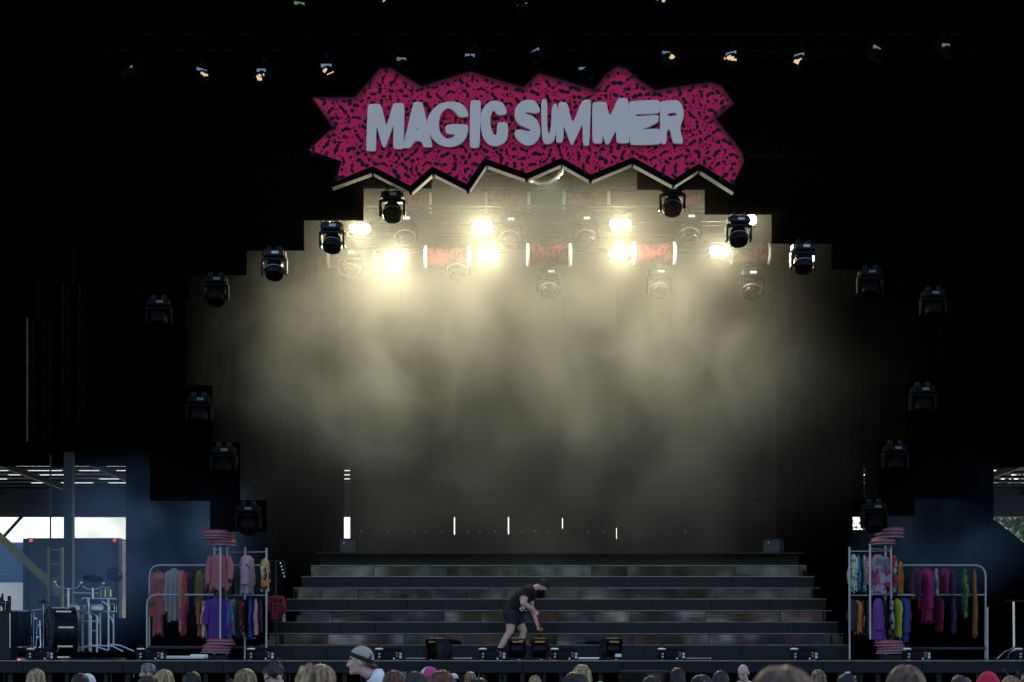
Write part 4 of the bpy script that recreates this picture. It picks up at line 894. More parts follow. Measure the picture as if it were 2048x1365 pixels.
for side, g, data in (('left', 'round blue-rimmed red trays on the left rack', [(401, 471, 1061, 1068), (401, 471, 1068, 1074.5), (400, 470, 1074.5, 1079.5), (417, 474, 1079, 1086), (416, 474, 1086, 1092.5), (412, 470, 1278, 1283.5), (411, 472, 1283.5, 1289), (404, 464, 1289, 1295), (403, 463, 1295, 1301), (400, 462, 1301, 1307)]),
                      ('right', 'round blue-rimmed red trays on the right rack', [(1748, 1809, 1056, 1063), (1748, 1809, 1063, 1070), (1749, 1808, 1070, 1077), (1740, 1792, 1077, 1084), (1741, 1792, 1084, 1090), (1747, 1806, 1281, 1286.5), (1748, 1808, 1286.5, 1292), (1752, 1812, 1292, 1297.5), (1752, 1814, 1297.5, 1303), (1750, 1812, 1303, 1308)])):
    nm = ['topmost', 'second from the top', 'third from the top', 'fourth from the top', 'lowest']
    nl = ['topmost', 'second from the top', 'middle', 'fourth from the top', 'lowest']
    for i, (a, b, c, d) in enumerate(data):
        up = i < 5
        disc(a, b, c, d, 32.25 if side == 'left' else 32.3, 'blue-rimmed red tray, %s of the stack %s the %s rack' % ((nm if up else nl)[i % 5], 'above' if up else 'below', side), g, 1.2 if side == 'left' else -1.2)
# short pedestals that carry the lower stacks
for px, lab in ((432, 'low black pedestal under the lower tray stack at left'), (1782, 'low black pedestal under the lower tray stack at right')):
    tag(MB().bbox((0, 0, .05), (.5, .4, .10), .01).box((0, 0, .103), (.44, .34, .01)).build('low_pedestal', M['black'], None, (X(px, 32.3), 32.3, DECK)), lab, 'pedestal')
# --- right
DC = 33.4
o = P(1972, 1290, DC); o.z = DECK
t = thing('pipe_rack', 'long double-rail clothes rack of bent chrome pipe at the right', 'clothes rack', tuple(o))
tubes(t, 'pipe_frame', M['alu'], [[q(1971, 1318, DC), q(1971, 1152, DC), q(1969, 1142, DC), q(1963, 1134, DC), q(1952, 1131, DC), q(1790, 1131, DC)], [q(1975, 1319, 33.0), q(1975, 1215, 33.0)]], .021)
tubes(t, 'lower_rail', M['alu'], [[q(1790, 1190, DC), q(1971, 1190, DC)]], .018)
MB().bbox(q(1880, 1297, DC) - t.location, (190 * mpp(DC), .1, .05), .01).build('base_beam', M['navy'], t)
frame_rack('narrow rack of white square-set posts at the right, carrying bright clothes and striped discs', [(1699, 1096, 1319, 32.6), (1740, 1090, 1279, 32.1), (1771, 1094, 1319, 32.9), (1782, 1094, 1319, 32.5)],
           [((1699, 1103, 32.6), (1740, 1103, 32.5)), ((1740, 1098, 32.1), (1782, 1099, 32.5)), ((1740, 1103, 32.5), (1782, 1103, 32.6)), ((1699, 1191, 32.6), (1740, 1191, 32.4)), ((1740, 1189, 32.1), (1782, 1189, 32.5)), ((1771, 1191, 32.9), (1830, 1191, 33.0))], (1740, 1300, 32.5))
for g in (
 (1700, 1713, 1110, 1183, 32.6, 'wgreen', 'white and green floral garment, leftmost on the upper right rack'), (1711, 1724, 1110, 1181, 32.6, 'azure', 'azure blue garment on the upper right rack'), (1722, 1736, 1111, 1184, 32.6, 'gstripe', 'green and white diagonally striped garment on the upper right rack'), (1733, 1779, 1111, 1190, 32.35, 'pinkgrey', 'pink and grey patchwork robe at the top front of the right rack'),
 (1779, 1797, 1113, 1188, 32.7, 'patch', 'black garment with red and white patches right of the patchwork robe'), (1795, 1808, 1124, 1186, 33.2, 'orangeplain', 'plain orange garment behind the right rack post'), (1699, 1711, 1200, 1262, 32.7, 'navyc', 'dim navy garment, leftmost on the lower right rack'), (1709, 1722, 1202, 1266, 32.6, 'orangeplain', 'orange garment on the lower right rack'),
 (1721, 1733, 1202, 1268, 32.6, 'blackorange', 'black and orange garment beside the plain orange one'), (1731, 1743, 1200, 1270, 32.5, 'navyc', 'navy garment between the orange and violet ones'), (1743, 1769, 1198, 1279, 32.3, 'violet', 'violet jacket at the lower front of the right rack'), (1766, 1778, 1200, 1272, 32.7, 'dgreen', 'dark green garment right of the violet jacket'),
 (1776, 1791, 1199, 1278, 32.5, 'check', 'black and white checked garment on the lower right rack'), (1787, 1801, 1199, 1273, 32.4, 'lime', 'lime yellow garment on the lower right rack'), (1794, 1817, 1197, 1284, 32.6, 'royal', 'royal blue coat right of the lime garment'), (1825, 1839, 1138, 1200, DC, 'plum', 'dim plum garment on the long right rack'),
 (1843, 1864, 1138, 1245, DC, 'magenta', 'long magenta coat on the long right rack'), (1866, 1879, 1138, 1190, DC, 'paleprint', 'pale printed garment right of the magenta coat'), (1883, 1895, 1138, 1186, DC, 'crimson', 'crimson garment on the long right rack'), (1896, 1907, 1139, 1188, DC, 'plum', 'dim plum garment right of the crimson one'), (1923, 1937, 1138, 1232, DC, 'greenprint', 'green printed garment on the long right rack'),
 (1943, 1956, 1140, 1272, DC, 'rust', 'long rust garment, rightmost on the long right rack'), (1812, 1824, 1198, 1262, DC, 'crimson', 'dim crimson garment behind the royal blue coat'), (1872, 1884, 1198, 1262, DC, 'crimson', 'dim crimson garment below the pale printed one'), (1900, 1914, 1198, 1265, DC, 'plum', 'dim plum garment on the lower rail of the long right rack')):
    garment(*g[:5], GM[g[5]], g[6], group=GR)
tag(MB().tube([(-.2, 0, 0), (-.2, 0, .35), (.2, 0, .35), (.2, 0, 0)], .02).box((0, .02, .12), (.36, .04, .14)).build('metal_bracket', M['fixture'], None, (X(1735, 36.3), 36.3, Z(1030, 36.3))), 'black bracket with a pale edge above the small bright gap at right', 'bracket')


# ------------------------------------------------------------------ stage lights along the front edge
def make_foot():
    t = thing('floor_light', 'x', 'stage light', group='low light units along the stage edge')
    b = MB().bbox((.02, .05, .10), (.50, .22, .16), .015); b.bbox((.07, .05, .215), (.34, .2, .06), .015); b.build('base_box', M['fixture'], t)
    for k in range(9): MB().box((-.09 + k * .03, -.066, .125), (.012, .01, .07)).build('grille_slat', M['black'], t)
    MB().bbox((-.19, .0, .1), (.14, .2, .18), .012).build('left_panel', M['fixture'], t)
    MB().lathe([(.001, .022), (.05, .018), (.08, .006), (.085, -.006), (.07, -.014), (.001, -.014)], Matrix.Translation((-.19, -.02, .222)), 18).build('lamp_cap', M['white'], t)
    MB().tube([(-.26, 0, .2), (-.26, 0, .26), (-.2, 0, .3), (-.13, 0, .27)], .008, 6).build('guard', M['truss'], t)
    for dz in (.07, .125): MB().lathe([(.001, .014), (.02, .012), (.02, 0)], Matrix.Translation((-.18, -.1, dz)) @ Matrix.Rotation(R(90), 4, 'X'), 10).build('knob', M['label'], t)
    MB().box((.155, -.066, .145), (.035, .008, .035)).build('red_button', M['ledred'], t); MB().box((.155, -.066, .09), (.035, .008, .035)).build('blue_button', M['ledblue'], t)
    for dz in (.065, .125): MB().box((.225, -.066, dz), (.045, .008, .048)).build('label_plate', M['label'], t)
    MB().ell((.1, -.085, .035), (.02, .02, .02)).build('white_plug', M['white'], t)
    MB().bbox((-.2, -.15, .005), (.05, .06, .035), .01).build('red_connector', M['red'], t)
    MB().bbox((.17, -.16, .0), (.05, .06, .035), .01).build('green_connector', M['green'], t)
    for x, m in ((-.23, 'grey'), (.19, 'truss')): MB().tube([(x, -.2, .0), (x + .02, -.335, -.01), (x + .03, -.365, -.12), (x - .03, -.36, -.32)], .011, 6).build('cable', M[m], t)
    MB().box((-.2, -.39, -.13), (.022, .01, .1), rot=RY(R(18))).build('tape_tag', M['white'], t)
    return t
f0 = make_foot()
for i, (px, lab) in enumerate([(82, 'low light unit on the stage edge in front of the chrome percussion gear, leftmost'), (302, 'low light unit on the stage edge at the foot of the left pipe rack'), (522, 'low light unit on the stage edge right of the left tray stack'), (778, 'low light unit on the stage edge next to the man in the grey cap'), (985, 'low light unit on the stage edge in front of the mopping worker'),
                               (1129, 'low light unit on the stage edge right of the two centre blowers'), (1343, 'low light unit on the stage edge above the front speaker'), (1608, 'low light unit on the stage edge above the blurred head'), (1833, 'low light unit on the stage edge below the right tray stack'), (2056, 'low light unit cut off by the right edge of the picture')]):
    p = (X(px, 30.38), 30.38, DECK + .004); o = f0 if i == 0 else clone(f0, p)
    o.location = p; o['label'] = lab; o.rotation_euler[2] = R(random.uniform(-4, 4))

# ------------------------------------------------------------------ drum-shaped floor blowers
def make_blower():
    t = thing('floor_blower', 'x', 'floor fan', group='black floor blowers on the stage edge')
    T = Matrix.Translation((0, 0, .21)) @ Matrix.Rotation(R(90), 4, 'Y')
    MB().lathe([(.001, -.13), (.165, -.13), (.17, -.10), (.17, .10), (.165, .13), (.001, .13)], T, 32).build('drum', M['fixture'], t)
    for s in (-1, 1):
        MB().prism([(-.2, 0), (.2, 0), (.16, .08)] + [(.2 * math.cos(k * .22), .22 + .2 * math.sin(k * .22)) for k in range(-2, 9)] + [(-.2, .415), (-.21, .36), (-.17, .2), (-.16, .08)], s * .145, s * .165, M=Matrix.Rotation(R(90), 4, 'Z')).build('side_plate', M['fixture'], t)
        g = MB()
        for rr in (.06, .1, .14): g.lathe([(rr - .006, 0), (rr, .008), (rr + .006, 0)], Matrix.Translation((-s * .166, 0, .21)) @ Matrix.Rotation(R(-90 * s), 4, 'Y'), 20)
        g.build('intake_grille', M['steel'], t)
    MB().bbox((0, -.05, .408), (.35, .24, .03), .008).build('top_hood', M['black'], t)
    MB().bbox((0, -.06, .432), (.20, .16, .02), .008).build('amber_handle', M['amber'], t)
    MB().bbox((0, -.172, .36), (.20, .02, .035), .006).build('amber_strip', M['amber'], t)
    MB().bbox((0, 0, .025), (.36, .42, .05), .015).build('base', M['black'], t)
    MB().box((.05, -.2125, .03), (.08, .004, .024)).build('label_sticker', M['label'], t)
    return t
b0 = make_blower()
for i, (px, rz, lab) in enumerate([(878, -50, 'black drum-shaped floor blower turned sideways, standing alone left of the worker'), (1033, 6, 'black floor blower with amber top, left one of the centre pair'), (1080, -2, 'black floor blower with amber top, right one of the centre pair'), (1222, 17, 'black floor blower with a white sticker, right of the centre light unit')]):
    p = (X(px, 30.6), 30.6, DECK + .003); o = b0 if i == 0 else clone(b0, p)
    o.location = p; o['label'] = lab; o.rotation_euler[2] = R(rz)
    if i == 0:
        for c in list(o.children):
            pass
o_ = [o for o in bpy.data.objects if o.get('label', '').startswith('black floor blower with a white')][0]
MB().box((.07, -.2135, .10), (.13, .004, .06)).build('white_sticker', M['white'], o_)
for o in [x for x in bpy.data.objects if x.name.startswith('label_sticker')]: o.scale = (.6, 1, .6)

# ------------------------------------------------------------------ boxes on the top step, loose things on the floor
for px, lab in ((697, 'small dark light box with yellow marks on the left end of the top step'), (1543, 'small dark light box with yellow marks on the right end of the top step')):
    t = thing('light_box', lab, 'stage light', (X(px, 36.2), 36.2, Z(1108, 36.2)))
    MB().bbox((0, 0, .17), (.36, .3, .30), .015).build('housing', M['steel'], t)
    MB().box((.03, 0, .335), (.42, .34, .02)).build('lid', M['black'], t)
    MB().box((.24, 0, .17), (.06, .2, .24)).build('side_bracket', M['black'], t)
    for k in range(6): MB().box((random.uniform(-.1, .12), -.153, random.uniform(.1, .24)), (.02, .006, .014)).build('yellow_mark', M['yellow'], t)
    MB().ell((-.09, -.152, .25), (.016, .008, .016)).build('white_dot', M['white'], t)
for (a, b, lab) in ((1156, 1202, 'white tube lying at the foot of the stairs right of centre'), (812, 856, 'thin pale tube lying at the foot of the stairs left of the first blower'), (905, 942, 'thin pale tube lying at the foot of the stairs right of the first blower'), (1372, 1420, 'thin dull tube lying at the foot of the stairs at right')):
    tag(MB().tube([(-(b - a) / 2 * mpp(32.4), 0, .03), ((b - a) / 2 * mpp(32.4), 0, .03)], .022 if a == 1156 else .014).tube([((b - a) / 2 * mpp(32.4), 0, .03), ((b - a) / 2 * mpp(32.4) + .02, 0, .03)], .03).build('floor_tube', M['white'] if a == 1156 else M['edge'], None, (X((a + b) / 2, 32.4), 32.4, DECK)), lab, 'tube')
tag(MB().bbox((0, 0, .06), (.86, .5, .06), .02).bbox((.3, 0, .085), (.3, .3, .07), .02).build('white_cover', M['white'], None, (X(368, 31.3), 31.3, DECK)), 'crumpled white cover lying on the floor under the left pipe rack', 'cover')

# ------------------------------------------------------------------ percussion at left
M['palechrome'] = mat('pale chrome tube', (.68, .70, .74), .3, metal=.5)
DP = 32.6
o = P(185, 1300, DP); o.z = DECK
t = thing('percussion_frame', 'chrome tube percussion frame with upright posts and curved feet at left', 'drum rack', tuple(o))
for px, a, b, D in ((156, 1224, 1304, 32.4), (165, 1230, 1303, 32.8), (178, 1197, 1302, 32.5), (181.5, 1230, 1304, 32.3), (194, 1232, 1305, 32.3), (200.5, 1226, 1292, 32.7), (217, 1199, 1301, 32.5), (227, 1228, 1291, 32.8), (143, 1222, 1304, 32.4)):
    MB().tube([q(px, a, D) - o, q(px, b, D) - o], .021, 10).build('upright', M['palechrome'], t)
for pts in ([(163, 1200), (166, 1197), (230, 1198), (233, 1200)], [(160, 1237), (165, 1230), (174, 1226), (186, 1227), (195, 1234), (199, 1248)], [(175, 1195), (176, 1205), (180, 1216)], [(204, 1203), (213, 1209), (220, 1219)], [(216, 1230), (223, 1238), (227, 1248)], [(146, 1186), (180, 1187), (197, 1187)], [(162, 1243), (196, 1243)], [(180, 1262), (196, 1262)], [(140, 1222), (234, 1224)]):
    MB().tube([q(a, b, DP) - o for a, b in pts], .017, 8).build('crossbar', M['palechrome'], t)
for pts in ([(142, 1303), (160, 1295), (185, 1291), (215, 1301)], [(188, 1291), (225, 1293), (246, 1303)], [(214, 1289), (240, 1291), (268, 1303)], [(150, 1304), (176, 1293), (200, 1291)]):
    MB().tube([P(a, b, 32.2) - o for a, b in pts], .014, 8).build('curved_foot', M['palechrome'], t)
def drum(px, py, D, wpx, hpx, m, label, name='hand_drum', n=6):
    p = P(px, py, D); r = wpx / 2 * mpp(D); h = hpx * mpp(D)
    t = thing(name, label, 'drum', tuple(p), random.random(), 'small drums on the percussion frame')
    MB().lathe([(r * .97, 0), (r, .02), (r, h - .02), (r * .97, h)], None, 24).build('shell', m, t)
    MB().lathe([(.001, h + .001), (r * .98, h + .002)], None, 24).build('skin', M['white'], t)
    for z in (0, h): MB().lathe([(r * 1.0, z - .012), (r * 1.05, z - .012), (r * 1.05, z + .014), (r, z + .014)], None, 24).build('hoop', M['chrome'], t)
    for k in range(n): MB().box((r * 1.03 * math.cos(k * 6.283 / n), r * 1.03 * math.sin(k * 6.283 / n), h / 2), (.018, .018, h * .7)).build('lug', M['chrome'], t)
drum(148, 1222, 32.5, 21, 11, M['white'], 'white drum on the percussion frame beside the bass drum'); drum(170, 1221, 32.6, 10, 9, M['rim'], 'small pale blue drum in the middle of the percussion frame'); drum(194, 1221, 32.5, 24, 10, M['white'], 'white drum on the percussion frame right of the pale blue one'); drum(224, 1223, 32.9, 16, 14, M['black'], 'black drum at the right end of the percussion frame')
drum(212, 1198, 33.0, 20, 22, mat('drum wood', (.22, .17, .1), .5), 'wooden drum with metal hardware behind the percussion frame')
# bass drum
t = thing('bass_drum', 'large black bass drum standing on its side between the ladder and the percussion frame', 'drum', (X(121, 32.2), 32.2, DECK + .03), R(-62))
T = Matrix.Translation((0, 0, .53)) @ Matrix.Rotation(R(90), 4, 'X')
MB().lathe([(.49, -.24), (.5, -.22), (.5, .22), (.49, .24)], T, 40).build('shell', M['fixture'], t)
for s in (-1, 1): MB().lathe([(.50, s * .24 - .02), (.53, s * .24 - .02), (.53, s * .24 + .02), (.49, s * .24 + .025)], T, 40).build('hoop', M['black'], t)
MB().lathe([(.001, .235), (.49, .237)], T, 40).build('skin', M['fixture'], t)
for k in range(8):
    a = k * 6.283 / 8 + .2; MB().box((.51 * math.cos(a), 0, .53 + .51 * math.sin(a)), (.03, .3, .03)).build('lug', M['chrome'], t)
for s in (-1, 1): MB().tube([(s * .42, -.1, .25), (s * .6, -.3, -.02)], .012).build('spur', M['chrome'], t)
def cymstand(px, ya, yb, arms, D, label):
    o = P(px, yb, D); t = thing('cymbal_stand', label, 'cymbal stand', tuple(o), 0, 'chrome two-armed stands')
    MB().tube([(0, 0, 0), (0, 0, (yb - ya) * mpp(D))], .026, 10).build('post', M['chrome'], t)
    MB().lathe([(.03, -.02), (.045, 0), (.03, .03)], Matrix.Translation((0, 0, .02)), 12).build('collar', M['chrome'], t)
    MB().tube([P(a, b, D) - o for a, b in arms], .015, 8).build('arm', M['chrome'], t)
    for a, b in (arms[0], arms[-1]): MB().ell(P(a, b, D) - o, (.035, .03, .045)).build('wing_nut', M['chrome'], t)
cymstand(137, 1177, 1222, [(110, 1165), (113, 1171), (119, 1176), (137, 1178), (152, 1177), (158, 1173), (162, 1167)], 32.4, 'chrome stand with two curved arms right above the bass drum')
cymstand(186, 1176, 1200, [(163, 1169), (168, 1175), (178, 1179), (186, 1179), (196, 1178), (204, 1174), (207, 1168)], 32.5, 'chrome stand with two curved arms above the middle of the percussion frame')
def cymbal(px, py, D, wpx, tilt, m, label):
    r = wpx / 2 * mpp(D)
    o = P(px, py, D); t = thing('cymbal', label, 'cymbal', tuple(o))
    c = MB().lathe([(r, 0), (r * .5, .03), (r * .2, .045), (r * .12, .075), (.001, .08)], Matrix.Rotation(R(tilt), 4, 'X') @ Matrix.Rotation(R(tilt * .4), 4, 'Y'), 28).build('plate', m, t)
    MB().tube([(0, 0, .09), (0, 0, -.02), (0, .05, -.3), (0, .05, DECK - o.z)], .011).build('rod', M['truss'], t)
cymbal(186, 1157, 33.4, 40, 24, M['fixture'], 'dark cymbal tilted towards the audience above the percussion frame'); cymbal(229, 1150, 33.6, 34, 60, M['fixture'], 'dark steeply tilted round plate at the right top of the percussion gear'); cymbal(87, 1205, 32.7, 26, 8, M['truss'], 'small flat dark cymbal left of the bass drum')
o = P(78, 1304, 32.2); o.z = DECK
t = thing('hardware_stand', 'cluster of chrome drum hardware left of the bass drum', 'drum hardware', tuple(o))
for a, b in (((68, 1226), (67, 1303)), ((75, 1235), (72, 1303)), ((80, 1240), (82, 1304)), ((87, 1210), (87, 1303)), ((70, 1290), (85, 1246)), ((84, 1300), (71, 1268))):
    MB().tube([P(*a, 32.2 + random.uniform(0, .3)) - o, P(*b, 32.2) - o], random.choice((.011, .016, .02)), 8).build('tube', M['chrome'], t)
for a in ((72, 1238), (80, 1252), (76, 1275), (70, 1296), (80, 1296)): MB().bbox(P(*a, 32.15) - o, (.06, .06, .05), .012).build('clamp', M['chrome'], t)
MB().tube([P(66, 1221, 32.2) - o, P(86, 1219, 32.2) - o], .012).build('tube', M['chrome'], t)
t = thing('floor_drum', 'black floor drum with a blue sheen at the far left of the stage', 'drum', (X(38, 32.8), 32.8, DECK))
MB().lathe([(.24, .25), (.25, .27), (.25, 1.0), (.24, 1.02)], None, 28).build('shell', M['fixture'], t)
MB().lathe([(.001, 1.02), (.245, 1.022)], None, 28).build('skin', M['label'], t)
for z in (.26, 1.01): MB().lathe([(.25, z - .02), (.265, z - .02), (.265, z + .02), (.25, z + .02)], None, 28).build('hoop', M['chrome'], t)
for k in range(3): MB().tube([(.26 * math.cos(k * 2.1), .26 * math.sin(k * 2.1), .5), (.27 * math.cos(k * 2.1), .27 * math.sin(k * 2.1), .0)], .012).build('leg', M['chrome'], t)
t = thing('instrument_rack', 'black rack full of small dark gear cut off by the left edge', 'rack', (X(8, 32), 32.0, DECK))
MB().bbox((0, 0, .5), (.42, .4, 1.0), .02).build('case', M['black'], t)
for k in range(11): MB().bbox((random.uniform(-.17, .17), random.uniform(-.1, .1), 1.06 + random.uniform(0, .16)), (random.uniform(.03, .07), .06, random.uniform(.1, .3)), .01).build('gear_block', M['fixture'], t)
for k in range(7): MB().ell((random.uniform(-.15, .17), -.12, 1.08 + random.uniform(0, .16)), (.014, .014, .014)).build('knob', M['chrome'], t)
MB().box((.19, -.205, .6), (.02, .02, .7)).build('edge_trim', M['chrome'], t)
tag(MB().ell((0, 0, .012), (.03, .03, .02)).build('marker_light', M['markerred'], None, (X(38, 31.0), 31, DECK)), 'small orange-red light on the dark floor at the far left', 'light')
t = thing('chrome_stand', 'chrome tripod stand at the right edge of the stage', 'stand', (X(2028, 32.4), 32.4, DECK))
h = Z(1203, 32.4) - DECK
MB().tube([(0, 0, .05), (-.01, 0, h)], .03, 10).build('pole', M['chrome'], t); MB().bbox((.1, 0, h + .01), (.5, .2, .03), .01).build('top_plate', M['black'], t)
for k, (dx, dy) in enumerate(((-.45, -.3), (-.3, -.5), (.3, -.4), (.2, .4))): MB().tube([(0, 0, .25), (dx * .6, dy * .6, .16), (dx, dy, .02)], .018).build('leg', M['chrome'], t)

# ------------------------------------------------------------------ in front of the stage
t = thing('front_speaker', 'black front speaker box with blue-lit grille standing below the stage edge', 'speaker', (X(1292, 28.8), 28.8, 0))
zt = Z(1342, 28.8); w = 100 * mpp(28.8)
MB().bbox((0, .3, zt / 2), (w, .6, zt), .02).build('cabinet', M['black'], t)
for s in (-.25, .25): MB().box((s * w, -.012, zt / 2 + .02), (w * .46, .02, zt - .12)).build('grille', M['fixture'] if s < 0 else M['gloss'], t)
for s in (-1, 1):
    for k in range(4): MB().bbox((s * (w / 2 + .025), .05, zt - .12 - .12 * k), (.05, .08, .06), .01).build('rigging_bracket', M['truss'], t)
MB().prism([(0, 0), (.22, 0), (.16, zt - .06), (0, zt - .02)], .05, .6, M=Matrix.Translation((w / 2 + .05, 0, 0))).build('side_wing', M['steel'], t)
for i, px in enumerate((789, 806)):
    tag(MB().tube([(0, 0, 0), (0, 0, Z(1344, 29.4))], .07, 14).lathe([(.001, 0), (.13, 0), (.13, .03), (.07, .04)]).build('support_pipe', mat('blue-grey pipe', (.12, .16, .22), .5), None, (X(px, 29.4), 29.4, 0)), ('left' if i == 0 else 'right') + ' one of two blue-grey support pipes under the stage behind the capped man', 'pipe', 'pipes under the stage')
for i, (px, py, D, lab) in enumerate(((2008, 1342, 27.5, 'round microphone head on a tilted boom in front of the stage at right, left one'), (2036, 1347, 27.5, 'round microphone head on a tilted boom at the far right'))):
    p = P(px, py, D); MBm = MB().ell((0, 0, 0), (.035, .035, .04), None, 12, 8).tube([(.02, 0, -.02), (.18, 0, -.22)], .016).tube([(.18, 0, -.22), (.22, 0, -p.z)], .012).lathe([(.001, -p.z), (.15, -p.z), (.15, -p.z + .02), (.02, -p.z + .03)], Matrix.Translation((.22, 0, 0)))
    tag(MBm.build('microphone', M['steel'], None, tuple(p)), lab, 'microphone', 'microphones in front of the stage')

# ------------------------------------------------------------------ people
def cap_mesh(mb, a, b, ra, rb, side=(1, 0, 0), wu=1., wv=1., n=14):
    a, b = Vector(a), Vector(b); ax = b - a; L_ = max(ax.length, 1e-5); ax.normalize()
    u = Vector(side) - ax * ax.dot(Vector(side))
    if u.length < 1e-3: u = ax.orthogonal()
    u.normalize(); v = ax.cross(u)
    prof = [(-math.cos(k * math.pi / 10) * ra, math.sin(k * math.pi / 10) * ra) for k in range(1, 6)] + [(L_ * k / 6, ra + (rb - ra) * k / 6) for k in range(1, 6)] + [(L_ + math.sin(k * math.pi / 10) * rb, math.cos(k * math.pi / 10) * rb) for k in range(0, 5)]
    vs = [a - ax * ra] + [a + ax * z + (u * math.cos(t) * wu + v * math.sin(t) * wv) * r for z, r in prof for t in [2 * math.pi * k / n for k in range(n)]] + [b + ax * rb]
    fs = []
    for k in range(n): fs.append((0, 1 + (k + 1) % n, 1 + k))
    for j in range(len(prof) - 1):
        for k in range(n):
            p, q_ = 1 + j * n + k, 1 + j * n + (k + 1) % n; fs.append((p, q_, q_ + n, p + n))
    e = len(vs) - 1; o = 1 + (len(prof) - 1) * n
    for k in range(n): fs.append((e, o + k, o + (k + 1) % n))
    mb.add(vs, fs, 0, True)
class Body:
    def __init__(s): s.mb = MB(); s.bones = []
    def bone(s, name, a, b, ra, rb, **k):
        cap_mesh(s.mb, a, b, ra, rb, **k); s.bones.append((name, Vector(a), Vector(b), (ra + rb) / 2))
    def head(s, c, f, up, belly=1.0):
        f = Vector(f).normalized(); up = Vector(up); up = (up - f * up.dot(f)).normalized(); r = f.cross(up)
        H = Matrix((r, f, up)).transposed(); s.H = Matrix.Translation(c) @ H.to_4x4()
        w = lambda p: s.H @ Vector(p)
        mb = s.mb
        def e(p, q_): mb.ell(w(p), q_, H, 18, 12)
        e((0, -.010, .035), (.076, .096, .086)); e((0, .022, -.040), (.058, .072, .078)); e((0, .045, -.005), (.060, .050, .06))
        e((0, .074, -.098), (.030, .024, .022)); e((0, .030, -.085), (.050, .058, .030)); e((0, .080, -.068), (.026, .018, .014))
        e((0, .083, .036), (.046, .014, .010))
        cap_mesh(mb, w((0, .088, .020)), w((0, .112, -.030)), .009, .014); e((.013, .098, -.036), (.010, .012, .008)); e((-.013, .098, -.036), (.010, .012, .008))
        for k in (-1, 1): e((k * .077, -.012, -.012), (.011, .024, .034)); e((k * .042, .062, -.025), (.022, .02, .02))
        s.bones.append(('head', w((0, 0, -.05)), w((0, 0, .06)), .09))
    def hand(s, wrist, d, palm, curl, sgn, size=1.0):
        d = Vector(d).normalized(); palm = Vector(palm); palm = (palm - d * palm.dot(d)).normalized(); w = d.cross(palm) * sgn; wr = Vector(wrist); k = size
        cap_mesh(s.mb, wr, wr + d * .075 * k, .026 * k, .030 * k, side=w, wu=1.25, wv=.55)
        for i, ln in enumerate((.072, .082, .076, .060)):
            p = wr + d * .085 * k + w * (-.030 + .020 * i) * k; dd = d; rad = .0088 * k
            for j, seg in enumerate((.45, .32, .23)):
                dd = (Matrix.Rotation(curl, 3, palm.cross(d)) @ dd) if True else dd
                dd.normalize(); q_ = p + dd * ln * seg * k * 1.05; cap_mesh(s.mb, p, q_, rad * (1 - .08 * j), rad * (.92 - .08 * j), n=8); p = q_
        p = wr + d * .025 * k - w * .026 * k; t1 = (d * .7 - w * .6 + palm * .35).normalized(); q_ = p + t1 * .042 * k; cap_mesh(s.mb, p, q_, .012 * k, .0105 * k, n=8)
        t2 = (d * .8 + palm * (.3 + curl * .5)).normalized(); cap_mesh(s.mb, q_, q_ + t2 * .032 * k, .010 * k, .008 * k, n=8)
        s.bones.append(('hand', wr, wr + d * .16 * k, .03))
    def finish(s, name, mats, voxel, features):
        o = s.mb.build(name, mats[0]); md = o.modifiers.new('r', 'REMESH'); md.mode = 'VOXEL'; md.voxel_size = voxel; md.use_smooth_shade = True
        sm = o.modifiers.new('s', 'SMOOTH'); sm.factor = .5; sm.iterations = 2
        me = bpy.data.meshes.new_from_object(o.evaluated_get(bpy.context.evaluated_depsgraph_get())); me.name = name
        bpy.data.objects.remove(o)
        me.materials.clear()
        for m in mats: me.materials.append(m)
        n = len(me.vertices); co = np.empty(n * 3); me.vertices.foreach_get('co', co); co = co.reshape(-1, 3); s.co = co
        no = np.empty(n * 3); me.vertices.foreach_get('normal', no); s.no = no.reshape(-1, 3)
        best = np.full(n, 1e9); s.lab = np.zeros(n, int); s.t = np.zeros(n); names = []
        for k, (nm, a, b, r) in enumerate(s.bones):
            a, b = np.array(a), np.array(b); ab = b - a; t = np.clip(((co - a) @ ab) / max(1e-9, ab @ ab), 0, 1); d = np.linalg.norm(co - a - t[:, None] * ab, axis=1) - r
            i = d < best; best[i] = d[i]; s.lab[i] = k; s.t[i] = t[i]; names.append(nm)
        s.names = names; s.me = me
        # lips, brows, beard as painted faces in head space
        Hi = np.array(s.H.inverted()); hc = co @ Hi[:3, :3].T + Hi[:3, 3]
        idx = np.zeros(len(me.polygons), int)
        hl = np.array([nm == 'head' for nm in names])[s.lab]
        for p in me.polygons:
            v = p.vertices[0]
            if not hl[v]: continue
            x, y, z = hc[v]
            if y > .05 and abs(z + .070) < .008 and abs(x) < .026: idx[p.index] = 1
            elif y > .06 and .026 < z < .042 and .012 < abs(x) < .05: idx[p.index] = 2
            elif 'beard' in features and z < -.062 and y > .01: idx[p.index] = 3
        me.polygons.foreach_set('material_index', idx); me.polygons.foreach_set('use_smooth', [True] * len(me.polygons)); me.update()
        return me
